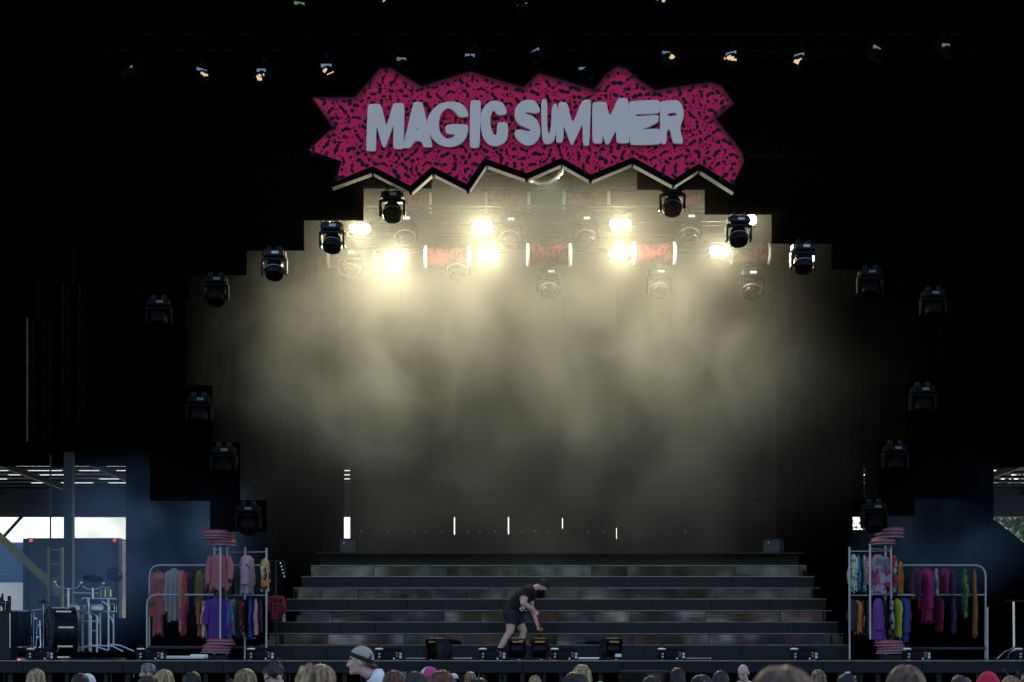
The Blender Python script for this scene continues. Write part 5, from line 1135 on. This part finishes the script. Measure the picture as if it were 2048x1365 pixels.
    def cloth(s, name, rule, off, mt, fold=.004):
        keep = np.array([rule(s.names[l], t, c) for l, t, c in zip(s.lab, s.t, s.co)])
        fs = [tuple(p.vertices) for p in s.me.polygons if all(keep[v] for v in p.vertices)]
        us = sorted({v for f in fs for v in f}); mp = {v: i for i, v in enumerate(us)}
        vs = []
        for v in us:
            c = s.co[v]; n = mnoise.noise(Vector(c) * 9) * fold + mnoise.noise(Vector((c[0] * 22, c[1] * 22, c[2] * 6))) * fold * .6
            vs.append(tuple(c + s.no[v] * (off + n)))
        me = bpy.data.meshes.new(name); me.from_pydata(vs, [], [tuple(mp[v] for v in f) for f in fs]); me.polygons.foreach_set('use_smooth', [True] * len(fs)); me.materials.append(mt)
        return me
SK = dict(fair=mat('fair skin', (.62, .38, .30), .5, var=.08, scale=14), pale=mat('pale skin', (.66, .40, .31), .5, var=.08, scale=14), tan=mat('tan skin', (.42, .22, .15), .5, var=.08, scale=14))
LIP = mat('lips', (.40, .16, .14), .45); BROW = mat('brows', (.06, .04, .03), .8); BEARD = mat('dark beard', (.035, .022, .018), .85, scale=60); GBEARD = mat('grey stubble', (.3, .27, .25), .85, scale=60)
EYE = mat('eye', (.05, .04, .035), .15); EYEW = mat('eye white', (.6, .58, .55), .3)
def eyes(H, parent):
    for k in (-1, 1):
        e = MB().ell(H @ Vector((k * .031, .078, .012)), (.013, .012, .009), H.to_3x3(), 12, 8).build('eye', EYEW, parent)
        MB().ell(H @ Vector((k * .031, .0885, .012)), (.006, .004, .006), H.to_3x3(), 10, 6).build('iris', EYE, e)
def hairm(name, col, warm=.35):
    m = mat(name, col, .40, spec=.4, var=.8, scale=46, stretch=(1, 1, .06), bump=.6, bscale=160)
    nt = m.node_tree; nz = [x for x in nt.nodes if x.type == 'TEX_NOISE'][0]; mx = [x for x in nt.nodes if x.type == 'MIX'][0]
    mr = nt.nodes.new('ShaderNodeMapRange'); mr.inputs[1].default_value = .36; mr.inputs[2].default_value = .64; nt.links.new(nz.outputs[0], mr.inputs[0]); nt.links.new(mr.outputs[0], mx.inputs[0])
    mx.inputs[6].default_value = (*[c * .22 for c in col], 1); mx.inputs[7].default_value = (*[min(.9, c * 1.75) for c in col], 1)
    return m
HM = dict(blonde=hairm('blonde hair', (.36, .245, .115)), darkblonde=hairm('dark blonde hair', (.28, .18, .09)), brown=hairm('brown hair', (.10, .050, .024)), dark=hairm('dark brown hair', (.035, .018, .011)), black=hairm('black hair', (.012, .009, .008)), auburn=hairm('auburn hair', (.13, .042, .016)), grey=hairm('grey hair', (.17, .17, .17)), light=hairm('light brown hair', (.24, .145, .075)))
def hair_shell(style, mt, H, parent, seed=0):
    rs = random.Random(seed); nt, ns = 72, 26; mb = MB()
    drop = {'long': .30, 'bob': .13, 'short': .0, 'tied': .0, 'curly': .06}[style]; bulk = {'long': .016, 'bob': .016, 'short': .008, 'tied': .006, 'curly': .03}[style]
    c = Vector((0, -.010, .035)); rad = Vector((.077 + bulk * rs.uniform(.6, 1.5), .097 + bulk * rs.uniform(.7, 1.4), .087 + bulk * rs.uniform(.5, 1.3))); part = rs.uniform(-.3, .3); lump = rs.uniform(.6, 1.6)
    for j in range(ns + 1):
        for i in range(nt):
            th = 2 * math.pi * i / nt; a = abs((th + math.pi) % (2 * math.pi) - math.pi)          # 0 = front
            k = min(1, max(0, (a - R(38)) / R(34))); k = k * k * (3 - 2 * k)
            fmax = R(58) + (R(118 if style in ('short', 'tied') else 96) - R(58)) * k
            dl = drop * k * (1 if a > R(75) else .85); s = j / ns
            arc = fmax * .09; tot = arc + dl; pos = s * tot
            wav = .012 * math.sin(th * 17 + seed) + .010 * math.sin(th * 41 + 3 * s + seed) + .030 * lump * (mnoise.noise(Vector((math.sin(th) * 3, math.cos(th) * 3, s * (5 if style == 'curly' else 2) + seed)))) * (2.2 if style == 'curly' else 1)
            if pos <= arc:
                ph = fmax * pos / arc; p = Vector((math.sin(th) * math.sin(ph) * rad.x, math.cos(th) * math.sin(ph) * rad.y, math.cos(ph) * rad.z)) * (1 + wav * min(1, ph * 2.5))
                p.z -= .006 * math.exp(-((p.x - part * .1) / .008) ** 2) * (1 if ph < 1.2 else 0)
            else:
                d = pos - arc; e = Vector((math.sin(th) * math.sin(fmax) * rad.x, math.cos(th) * math.sin(fmax) * rad.y, math.cos(fmax) * rad.z)) * (1 + wav)
                p = e + Vector((math.sin(th) * .06 * d, math.cos(th) * .10 * d, -d)) * 1.0; p += Vector((math.sin(th), math.cos(th), 0)) * (wav * .06 + .006 * math.sin(d * 30 + th * 5))
            mb.v.append(H @ (c + p))
    for j in range(ns):
        for i in range(nt):
            k = (i + 1) % nt; mb.f.append((j * nt + i, (j + 1) * nt + i, (j + 1) * nt + k, j * nt + k)); mb.m.append(0); mb.sm.append(True)
    o = mb.build('hair', mt, parent); sd_ = o.modifiers.new('thick', 'SOLIDIFY'); sd_.thickness = .008; sd_.offset = -1
    # loose strands that break the outline
    sb = MB()
    for k in range(150):
        th = rs.uniform(.7, 5.6); ph = rs.uniform(.0, 1.3); pts = []
        for q_ in range(5):
            f = ph + q_ * .16; r = 1.015 + .020 * q_ * rs.random() + rs.uniform(-.006, .02)
            if f < 1.6: pts.append(H @ (c + Vector((math.sin(th) * math.sin(f) * rad.x, math.cos(th) * math.sin(f) * rad.y, math.cos(f) * rad.z)) * r))
        if len(pts) > 2: sb.tube(pts, [.0024] * (len(pts) - 1) + [.0006], 4, cap=False)
    tag(sb.build('loose_strands', mt, o), kind='stuff')
    return o
def tail(mt, H, parent, seed, pts, rr):
    mb = MB(); n = 9; P_ = [Vector(p) for p in pts]
    rs = random.Random(seed)
    for k in range(26):
        o = Vector((rs.gauss(0, .5), rs.gauss(0, .5), rs.gauss(0, .3)))
        mb.tube([H @ (p + o * r * .9) for p, r in zip(P_, rr)], [max(.002, r * .42) for r in rr], 6)
    return mb.build('ponytail', mt, parent)
def bun(mt, H, parent, seed, c, r):
    mb = MB(); rs = random.Random(seed)
    for k in range(16):
        ax = Vector((rs.gauss(0, 1), rs.gauss(0, 1), rs.gauss(0, 1))).normalized(); u = ax.orthogonal().normalized(); v = ax.cross(u); rr = r * rs.uniform(.55, .9)
        mb.tube([H @ (Vector(c) + (u * math.cos(a) + v * math.sin(a)) * rr) for a in [q_ * .42 for q_ in range(14)]], r * .3, 6)
    return mb.build('hair_bun', mt, parent)
def hat(H, parent, crown, brimm, back=False, brim=True, panels=None, band=None, beanie=False):
    s = -1 if back else 1; mb = MB(); n, m = 32, 12
    if back: H = H @ Matrix.Rotation(R(22), 4, 'X')
    c = Vector((0, -.012, .040)); rad = Vector((.090, .110, .108 if not beanie else .135)) * (1.05 if back else 1)
    for j in range(m + 1):
        f = math.pi / 2 * 1.06 * j / m
        for i in range(n):
            a = 2 * math.pi * i / n; w = 1 - .008 * (abs(math.cos(a * 3)) < .12) + (.01 * mnoise.noise(Vector((math.cos(a) * 2, math.sin(a) * 2, f * 2))))
            mb.v.append(H @ (c + Vector((math.sin(a) * math.sin(f) * rad.x, math.cos(a) * math.sin(f) * rad.y, math.cos(f) * rad.z)) * w))
    for j in range(m):
        for i in range(n):
            k = (i + 1) % n; mb.f.append((j * n + i, (j + 1) * n + i, (j + 1) * n + k, j * n + k)); mb.sm.append(True)
            a = 2 * math.pi * (i + .5) / n; mb.m.append(1 if (panels is not None and math.cos(a) * s < .25) else 0)
    cap = mb.build('beanie' if beanie else 'cap', [crown, panels or crown], parent); sd_ = cap.modifiers.new('thick', 'SOLIDIFY'); sd_.thickness = .004
    if not beanie: MB().ell(H @ (c + Vector((0, 0, rad.z))), (.009, .009, .006), H.to_3x3(), 10, 6).build('button', crown, cap)
    else: mb2 = MB().lathe([(1.0, -.02), (1.06, -.015), (1.06, .025), (1.0, .03)], H @ Matrix.Translation(c) @ Matrix.Diagonal((rad.x, rad.y, 1, 1)), 32); mb2.build('fold', crown, cap)
    if band is not None: MB().lathe([(1.0, -.018), (1.065, -.014), (1.065, .018), (1.0, .024)], H @ Matrix.Translation(c) @ Matrix.Diagonal((rad.x, rad.y, 1, 1)), 32).build('band', band, cap)
    if brim:
        b = MB(); nn = 14
        for i in range(nn + 1):
            a = R(-62 + 124 * i / nn)
            for q_, (e, dz) in enumerate(((1.0, 0), (1.35, -.008), (1.62, -.022))):
                k = e if q_ == 0 else 1 + (e - 1) * (math.cos(a * 1.25) ** .6 if math.cos(a * 1.25) > 0 else 0)
                b.v.append(H @ (c + Vector((math.sin(a) * rad.x * (1 + (k - 1) * .35), s * math.cos(a) * rad.y * k, dz - .02 * abs(math.sin(a)) - .004))))
        for i in range(nn):
            for q_ in range(2): b.f.append((i * 3 + q_, (i + 1) * 3 + q_, (i + 1) * 3 + q_ + 1, i * 3 + q_ + 1)); b.m.append(0); b.sm.append(True)
        bo = b.build('brim', brimm, cap); sd_ = bo.modifiers.new('thick', 'SOLIDIFY'); sd_.thickness = .004
    return cap

def standing(pitch, lean=False):
    B_ = Body(); b = B_.bone
    b('pelvis', (0, 0, .90), (0, 0, 1.02), .105, .105, wu=1.4); b('torso', (0, 0, 1.0), (0, .0, 1.2), .108, .112, wu=1.3); b('torso', (0, -.01, 1.2), (0, -.015, 1.36), .125, .10, wu=1.35)
    b('torso', (-.13, -.02, 1.40), (.13, -.02, 1.40), .062, .062); b('neck', (0, -.025, 1.41), (0, .13, 1.50) if lean else (0, -.005, 1.54), .064, .056)
    for s in (-1, 1):
        b('torso', (s * .04, -.02, 1.46), (s * .15, -.02, 1.41), .045, .05)
        b('uarm', (s * .175, -.02, 1.40), (s * .225, -.035, 1.12), .054, .042); b('farm', (s * .225, -.035, 1.12), (s * .235, .03, .88), .041, .028)
        B_.hand((s * .235, .03, .88), (0, .12, -1), (-s, 0, 0), .25, s)
        b('thigh', (s * .09, 0, .92), (s * .095, .01, .50), .088, .058); b('shin', (s * .095, .01, .50), (s * .1, -.02, .09), .058, .04); b('foot', (s * .1, -.03, .05), (s * .11, .15, .035), .042, .032)
    f = (0, math.cos(pitch), -math.sin(pitch)); u = (0, math.sin(pitch), math.cos(pitch))
    B_.head(Vector((0, .165, 1.575) if lean else (0, .02, 1.632)) + Vector(u) * 0 + Vector((0, .03 * math.sin(pitch), -.02 * math.sin(pitch))), f, u)
    return B_
TPL = {}
for key, pt in (('up', R(4)), ('down', R(32)), ('lean', R(2))):
    B_ = standing(pt, key == 'lean'); me = B_.finish('person', [SK['fair'], LIP, BROW, GBEARD], .0115 if key == 'up' else .0075, ('beard',) if key == 'down' else ())
    shirt = B_.cloth('shirt', lambda n, t, c: (n in ('torso',) and c[2] < 1.50) or (n == 'neck' and t < .18 and c[1] < .0) or n == 'pelvis' or (n == 'uarm' and t < .62), .012, M['white'])
    trs = B_.cloth('trousers', lambda n, t, c: n in ('thigh', 'pelvis') or (n == 'shin' and t < .95), .009, M['navy'])
    TPL[key] = (me, shirt, trs, B_.H.copy())
CL = {k: mat(k + ' shirt', c, .9, bump=.2, bscale=40) for k, c in dict(white=(.78, .79, .80), navy=(.02, .03, .07), black=(.012, .012, .013), grey=(.2, .2, .21), pink=(.5, .12, .25), red=(.35, .02, .03), green=(.05, .12, .07)).items()}
PEOPLE_G = 'people in the audience seen from behind'
def person(px, py, s, yaw, label, hair=None, skin='fair', shirt='black', tpl='up', extra=None, lift=.0, seed=0):
    """px,py = top of the head in the photo, s = photo pixels per metre there"""
    D = F / s; top = P(px, py, D); me, sh, tr, H = TPL[tpl]
    hz = {'up': 1.76, 'down': 1.735, 'lean': 1.70}[tpl] + lift
    k = top.z / hz
    o = link('person', me, None, (top.x, D, 0), R(yaw)); rt = random.Random(px); o.rotation_euler[0] = R(rt.uniform(-2.5, 2.5)); o.rotation_euler[1] = R(rt.uniform(-3, 3)); o.scale = (min(k, 1.06), min(k, 1.06), k)
    tag(o, label, 'person', PEOPLE_G)
    for sl, m in zip(o.material_slots, (SK[skin], LIP, BROW, GBEARD if tpl == 'down' and hair is None else SK[skin])): sl.link = 'OBJECT'; sl.material = m
    c = link('shirt', sh, o); c.material_slots[0].link = 'OBJECT'; c.material_slots[0].material = CL[shirt]
    link('trousers', tr, o)
    if hair: hair_shell(hair[0], HM[hair[1]], H, o, seed + px * .01)
    eyes(H, o)
    if extra: extra(o, H)
    return o
def x_tail(col, seed=1):
    def f(o, H): tail(HM[col], H, o, seed, [(0, -.085, .10), (0, -.135, .10), (0, -.165, .03), (0, -.165, -.08), (0, -.15, -.2)], [.025, .034, .036, .03, .012]); MB().lathe([(.028, -.01), (.034, 0), (.028, .01)], H @ Matrix.Translation((0, -.112, .105)) @ Matrix.Rotation(R(80), 4, 'X'), 14).build('hair_tie', M['black'], o)
    return f
def x_bun(col, c=(0, -.06, .125), r=.045):
    return lambda o, H: bun(HM[col], H, o, 3, c, r)
def x_cap(crown, brimm, **k):
    return lambda o, H: hat(H, o, crown, brimm, **k)
cloth = lambda n, c: mat(n, c, .85, var=.08, bump=.15, bscale=60)
WCAP = cloth('white cap cloth', (.68, .68, .72)); PCAP = cloth('pink cap cloth', (.55, .06, .22)); GCAP = cloth('greyish beige cap cloth', (.42, .37, .325)); DBR = cloth('dark brown brim', (.06, .035, .03)); RCAP = cloth('red cap cloth', (.55, .012, .05)); BCAP = cloth('black cap cloth', (.012, .012, .013))
def x_bits(m, pts, nm='hair_clip'):
    def f(o, H):
        b = MB()
        for p, r in pts: b.bbox(H @ Vector(p), (r, r * .6, r * 1.3), r * .2, rot=Matrix.Rotation(p[0] * 20, 3, 'Y'))
        b.build(nm, m, o)
    return f
def both(*fs):
    def f(o, H):
        for g in fs: g(o, H)
    return f
def capman(o, H):
    c = hat(H, o, GCAP, DBR, back=True, band=BCAP); H = H @ Matrix.Rotation(R(22), 4, 'X')
    for k in range(5):
        a = R(60 + 28 * k); a = R(-150 + 30 * k) if False else R(30 + 30 * k)
        p = Vector((math.sin(a) * .0935 * 1.085, math.cos(a) * .1135 * 1.085 - .012, .042)); MB().box(H @ p, (.02, .004, .008), rot=RZ(-a) @ Matrix.Identity(3)).build('white_mark', M['white'], c)
    for sx in (-1, 1):
        T = H @ Matrix.Translation((sx * .0735, -.085, .085)) @ Matrix.Rotation(R(sx * 38), 4, 'Z') @ Matrix.Rotation(R(90), 4, 'Y')
        MB().lathe([(.001, -.004), (.026, -.004), (.026, .004), (.001, .004)] if sx > 0 else [(.001, .004), (.026, .004), (.026, -.004), (.001, -.004)], T, 20).build('badge_disc', BCAP, c)
        MB().lathe([(.010, -.006), (.017, -.006), (.017, .006), (.010, .006)], T, 16, arc=.75).build('badge_ring', M['white'], c)
    MB().tube([(0, -.075, 1.50), (-.06, -.05, 1.485), (-.085, .02, 1.45), (-.06, .10, 1.40), (0, .12, 1.28)], .007, 6).tube([(0, -.075, 1.50), (.06, -.05, 1.485), (.085, .02, 1.45), (.06, .10, 1.40), (0, .12, 1.28)], .007, 6).build('lanyard', M['black'], o)
def glasses(o, H):
    g = MB()
    for sx in (-1, 1):
        g.lathe([(.018, -.002), (.021, 0), (.018, .002)], H @ Matrix.Translation((sx * .032, .108, .010)) @ Matrix.Rotation(R(90), 4, 'X'), 16); g.tube([H @ Vector((sx * .05, .106, .014)), H @ Vector((sx * .08, .0, .012))], .0025, 5)
    g.tube([H @ Vector((-.012, .112, .012)), H @ Vector((.012, .112, .012))], .0025, 5).build('glasses', M['black'], o)
person(72, 1339, 200, 28, 'audience member with long pale blonde hair, furthest left in the crowd', ('long', 'blonde'), shirt='navy', seed=1)
person(150, 1349, 195, 0, 'audience member with dark brown hair beside the white cap', ('long', 'dark'), seed=2)
person(180, 1346, 185, 70, 'audience member in a plain white cap with a small red mark', ('short', 'dark'), shirt='grey', extra=both(x_cap(WCAP, WCAP), x_bits(M['red'], [((.03, -.112, .07), .012), ((-.03, -.112, .07), .012)], 'cap_mark')), lift=.03, seed=3)
person(305, 1327, 152, 100, 'grey-haired man with glasses looking left', ('short', 'grey'), shirt='black', extra=glasses, seed=4)
person(345, 1340, 205, 5, 'audience member with straight blonde hair right of the grey-haired man', ('long', 'blonde'), shirt='grey', seed=5)
person(383, 1346, 190, -5, 'audience member with black hair beside the straight blonde one', ('long', 'black'), seed=6)
person(318, 1357, 250, 0, 'audience member with dark curly hair below the grey-haired man', ('curly', 'dark'), extra=x_bits(M['chrome'], [((-.07, -.06, .10), .012), ((-.05, -.075, .11), .010), ((-.085, -.05, .09), .010)]), seed=7)
person(454, 1358, 170, 0, 'audience member with a dark topknot barely above the bottom edge', ('short', 'dark'), extra=x_bun('dark', (0, -.02, .13), .03), lift=.03, seed=8)
person(502, 1340, 235, -12, 'audience member with light brown hair left of the woman with the bun', ('long', 'light'), shirt='green', seed=9)
person(568, 1329, 215, 118, 'woman with dark hair in a high bun looking down to the left', ('tied', 'dark'), tpl='down', shirt='grey', extra=x_bun('dark', (0, -.075, .085), .04), seed=10)
person(618, 1330, 335, -35, 'woman with a streaked blonde ponytail near the capped man', ('tied', 'darkblonde'), shirt='navy', extra=x_tail('blonde'), seed=11)
person(752, 1291, 197, 92, 'man in a backwards grey-beige cap and white t-shirt in left profile', None, tpl='lean', shirt='white', extra=capman, lift=.03, seed=12)
person(770, 1343, 235, -15, 'audience member with auburn hair just behind the capped man', ('long', 'auburn'), seed=13)
person(826, 1346, 250, 10, 'audience member with dark brown hair left of the pink and white cap', ('long', 'dark'), seed=14)
person(854, 1332, 195, 60, 'audience member in a half white, half pink cap', ('tied', 'darkblonde'), shirt='pink', extra=both(x_cap(WCAP, WCAP, panels=PCAP), x_bun('light', (0, -.11, .03), .035)), lift=.03, seed=15)
person(886, 1345, 290, 20, 'audience member with dark reddish hair below the pink and white cap', ('long', 'auburn'), seed=16)
person(913, 1346, 120, 60, 'distant audience member in a small white cap near the stage', ('short', 'dark'), extra=x_cap(WCAP, WCAP), lift=.03, seed=17)
person(935, 1344, 150, 10, 'man with short light brown hair beside the small white cap', ('short', 'light'), shirt='grey', seed=18)
person(950, 1358, 240, 0, 'audience member with black hair below the short-haired man', ('long', 'black'), seed=19)
person(1077, 1352, 165, 5, 'audience member with smooth blonde hair low at the centre', ('tied', 'blonde'), shirt='navy', extra=x_tail('blonde', 4), seed=20)
person(1159, 1333, 205, 0, 'audience member with long straight blonde hair below the centre light unit', ('long', 'blonde'), shirt='grey', seed=21)
person(1150, 1350, 280, 0, 'audience member with black hair in front of the straight blonde one', ('long', 'black'), seed=22)
person(1204, 1362, 170, 0, 'person with a tan bald crown just above the bottom edge', None, skin='tan', seed=23)
person(1295, 1356, 250, 8, 'audience member with black hair and a sparkling clip below the front speaker', ('long', 'black'), extra=x_bits(M['chrome'], [((.0, -.06, .12), .016), ((-.02, -.07, .112), .014), ((-.035, -.08, .10), .012), ((.015, -.045, .125), .014)]), seed=24)
person(1361, 1339, 175, 0, 'audience member with black hair right of the front speaker', ('long', 'black'), seed=25)
person(1400, 1351, 250, -10, 'audience member with black hair and scattered shiny hair clips', ('long', 'black'), extra=x_bits(M['chrome'], [((.03 * math.sin(k * 2.4), -.05 - .012 * k, .125 - .010 * k), .011) for k in range(7)]), seed=26)
person(1437, 1345, 190, 15, 'audience member with dark hair and one pale flower clip', ('long', 'dark'), extra=x_bits(M['white'], [((-.04, -.04, .125), .024)]), seed=27)
person(1487, 1331, 145, 150, 'bald man with grey stubble in a white shirt looking down', None, tpl='down', shirt='white', seed=28)
person(1560, 1335, 690, 8, 'large blurred brown-haired head closest to the camera', ('short', 'brown'), shirt='navy', seed=29)
person(1640, 1344, 150, 0, 'audience member with wavy light brown hair right of the blurred head', ('curly', 'light'), shirt='grey', seed=30)
person(1702, 1350, 210, 0, 'audience member with black hair and a white bow clip', ('long', 'black'), extra=x_bits(M['white'], [((.0, -.03, .14), .03), ((.022, -.03, .15), .018), ((-.022, -.03, .132), .018), ((.07, -.06, .10), .02)], 'bow_clip'), seed=31)
person(1805, 1337, 390, -6, 'audience member with long chestnut brown hair in the right foreground', ('long', 'brown'), shirt='navy', seed=32)
person(1910, 1351, 210, 0, 'audience member with dark hair in a low bun left of the red beanie', ('tied', 'dark'), extra=x_bun('dark', (0, -.10, .02), .04), seed=33)
person(1933, 1356, 170, 0, 'audience member with light brown hair just left of the red beanie', ('long', 'light'), seed=34)
person(1977, 1342, 265, 15, 'audience member in a bright red beanie', ('short', 'brown'), shirt='red', extra=x_cap(RCAP, RCAP, beanie=True, brim=False), lift=.055, seed=35)
person(2026, 1354, 210, 0, 'audience member with light brown hair right of the red beanie', ('long', 'light'), seed=36)
person(2050, 1349, 230, 0, 'audience member with reddish hair cut off by the right edge', ('long', 'auburn'), seed=37)

# worker with the red-handled mop
OW = P(1020, 1300, 32.3); OW.z = DECK
def w(px, py, dy=0.): return P(px, py, 32.3) - OW + Vector((0, dy, 0))
B_ = Body(); b = B_.bone; Yx = (0, 1, 0)
b('pelvis', w(1023, 1226), w(1030, 1213), .160, .165, side=Yx, wu=1.2); b('torso', w(1029, 1214), w(1042, 1198), .168, .172, side=Yx, wu=1.15); b('torso', w(1042, 1198), w(1057, 1184), .172, .140, side=Yx, wu=1.2)
b('torso', w(1059, 1181, -.15), w(1061, 1181, .15), .068, .068); b('neck', w(1064, 1179), w(1079, 1173), .068, .062)
b('uarm', w(1054, 1183, -.20), w(1046, 1207, -.27), .084, .064); b('farm', w(1046, 1207, -.27), w(1067, 1221, -.17), .064, .038)
b('uarm', w(1062, 1184, .20), w(1063, 1218, .24), .072, .056); b('farm', w(1063, 1218, .24), w(1076, 1252, .06), .056, .035)
hd1 = (w(1075, 1229, -.14) - w(1067, 1221, -.17)); B_.hand(w(1067, 1221, -.17), hd1, (.1, 1, -.2), .75, 1, 1.05)
hd2 = (w(1083, 1262, .02) - w(1076, 1252, .06)); B_.hand(w(1076, 1252, .06), hd2, (.1, -1, -.3), .75, -1, 1.05)
b('thigh', w(1023, 1230, -.10), w(1020, 1263, -.13), .130, .080); b('shin', w(1020, 1263, -.13), w(1008, 1283, -.13), .072, .066); b('shin', w(1008, 1283, -.13), w(994, 1309, -.13), .066, .043)
b('thigh', w(1031, 1230, .10), w(1047, 1262, .13), .125, .078); b('shin', w(1047, 1262, .13), w(1043, 1284, .13), .070, .066); b('shin', w(1043, 1284, .13), w(1037, 1310, .13), .066, .044)
for px, dy in ((994, -.13), (1037, .13)): f0_ = w(px - 3, 1310, dy); f0_.z = .052; f1_ = w(px + 17, 1310, dy); f1_.z = .042; b('foot', f0_, f1_, .048, .04, side=Yx, wu=1.0); 
B_.head(w(1086, 1172), (.90, 0, -.44), (.44, 0, .90))
me = B_.finish('person', [SK['pale'], LIP, BROW, BEARD], .0085, ('beard',))
wk = link('person', me, None, tuple(OW)); tag(wk, 'worker in black cap, t-shirt and shorts bending over to mop the stage', 'person'); CL['jet'] = mat('jet black cotton', (.005, .005, .0055), .9, bump=.2, bscale=40)
tee = B_.cloth('t_shirt', lambda n, t, c: n == 'torso' or (n == 'uarm' and t < .52) or (n == 'pelvis' and t > .45), .016, CL['jet'], .012); link('t_shirt', tee, wk)
sh_ = B_.cloth('shorts', lambda n, t, c: (n == 'pelvis') or (n == 'thigh' and t < .58), .022, BCAP, .010); link('shorts', sh_, wk)
link('shoes', B_.cloth('shoes', lambda n, t, c: n == 'foot' or c[2] < .10, .010, CL['black']), wk)
hair_shell('short', HM['dark'], B_.H, wk, 77); eyes(B_.H, wk); hat(B_.H, wk, BCAP, BCAP)
bd = MB().box((0, 0, 0), (.12, .008, .16), rot=RY(R(52))); bd.v = [tuple(c * .6 for c in v) for v in bd.v]; bdo = bd.build('badge', M['label'], wk, w(1044, 1218, -.235))
MB().box((0, -.006, 0), (.06, .004, .03), rot=RY(R(52))).build('badge_print', M['red'], bdo); MB().box((-.027, -.006, -.02), (.018, .004, .03), rot=RY(R(52))).build('badge_corner', M['yellow'], bdo)
MB().tube([w(1062, 1176, -.12), w(1052, 1195, -.21), w(1043, 1211, -.20)], .006, 5).build('lanyard', M['black'], wk)
a, c = w(1073, 1226, -.115), w(1082, 1261, .035); dv = (c - a).normalized()
a0 = a - dv * .12; k = (a0.z - .03) / -dv.z; e = a0 + dv * k
t = thing('mop', 'mop with a red handle held by the worker on the stage', 'mop', tuple(OW + Vector((e.x, e.y, 0))))
loc = Vector((e.x, e.y, 0))
MB().tube([a0 - loc, e - loc], .016, 10).build('handle', cloth('red mop handle', (.35, .008, .02)), t)
mb = MB().bbox((0, 0, .03), (.34, .12, .03), .01)
mb.build('mop_head', M['red'], t)
fr = MB()
for k in range(30): x = -.17 + k * .0117; fr.tube([(x, -.06, .02), (x + random.uniform(-.02, .02), -.10, .012), (x + random.uniform(-.03, .03), -.15, .008)], .006, 5)
tag(fr.build('mop_fringe', M['grey'], t), kind='stuff')

# smoke drifting in from the loading bays, blue daylight tint put into its colour
HZ = 34.2
def B2(px, py, rx, rz, amp, ry=4.6): p = P(px, py, HZ); return ((p.x, p.y, p.z), (rx * mpp(HZ), ry, rz * mpp(HZ)), amp)
volume('side_smoke', X(-60, HZ), X(600, HZ), 31.12, 40.9, 1.76, Z(840, HZ), [B2(320, 1090, 280, 230, 1.0), B2(130, 1180, 200, 180, .9)],   .60, .03, (.28, .50, .88), .3, .55, 9.0, lo=.40, hi=.66, core=.0)
volume('side_smoke', X(1620, HZ), X(2080, HZ), 31.2, 40.8, 1.78, Z(845, HZ), [B2(1880, 1060, 210, 200, .6)], .22, .005, (.30, .55, .95), .3, .55, 4.0, lo=.42, hi=.66, core=.0)
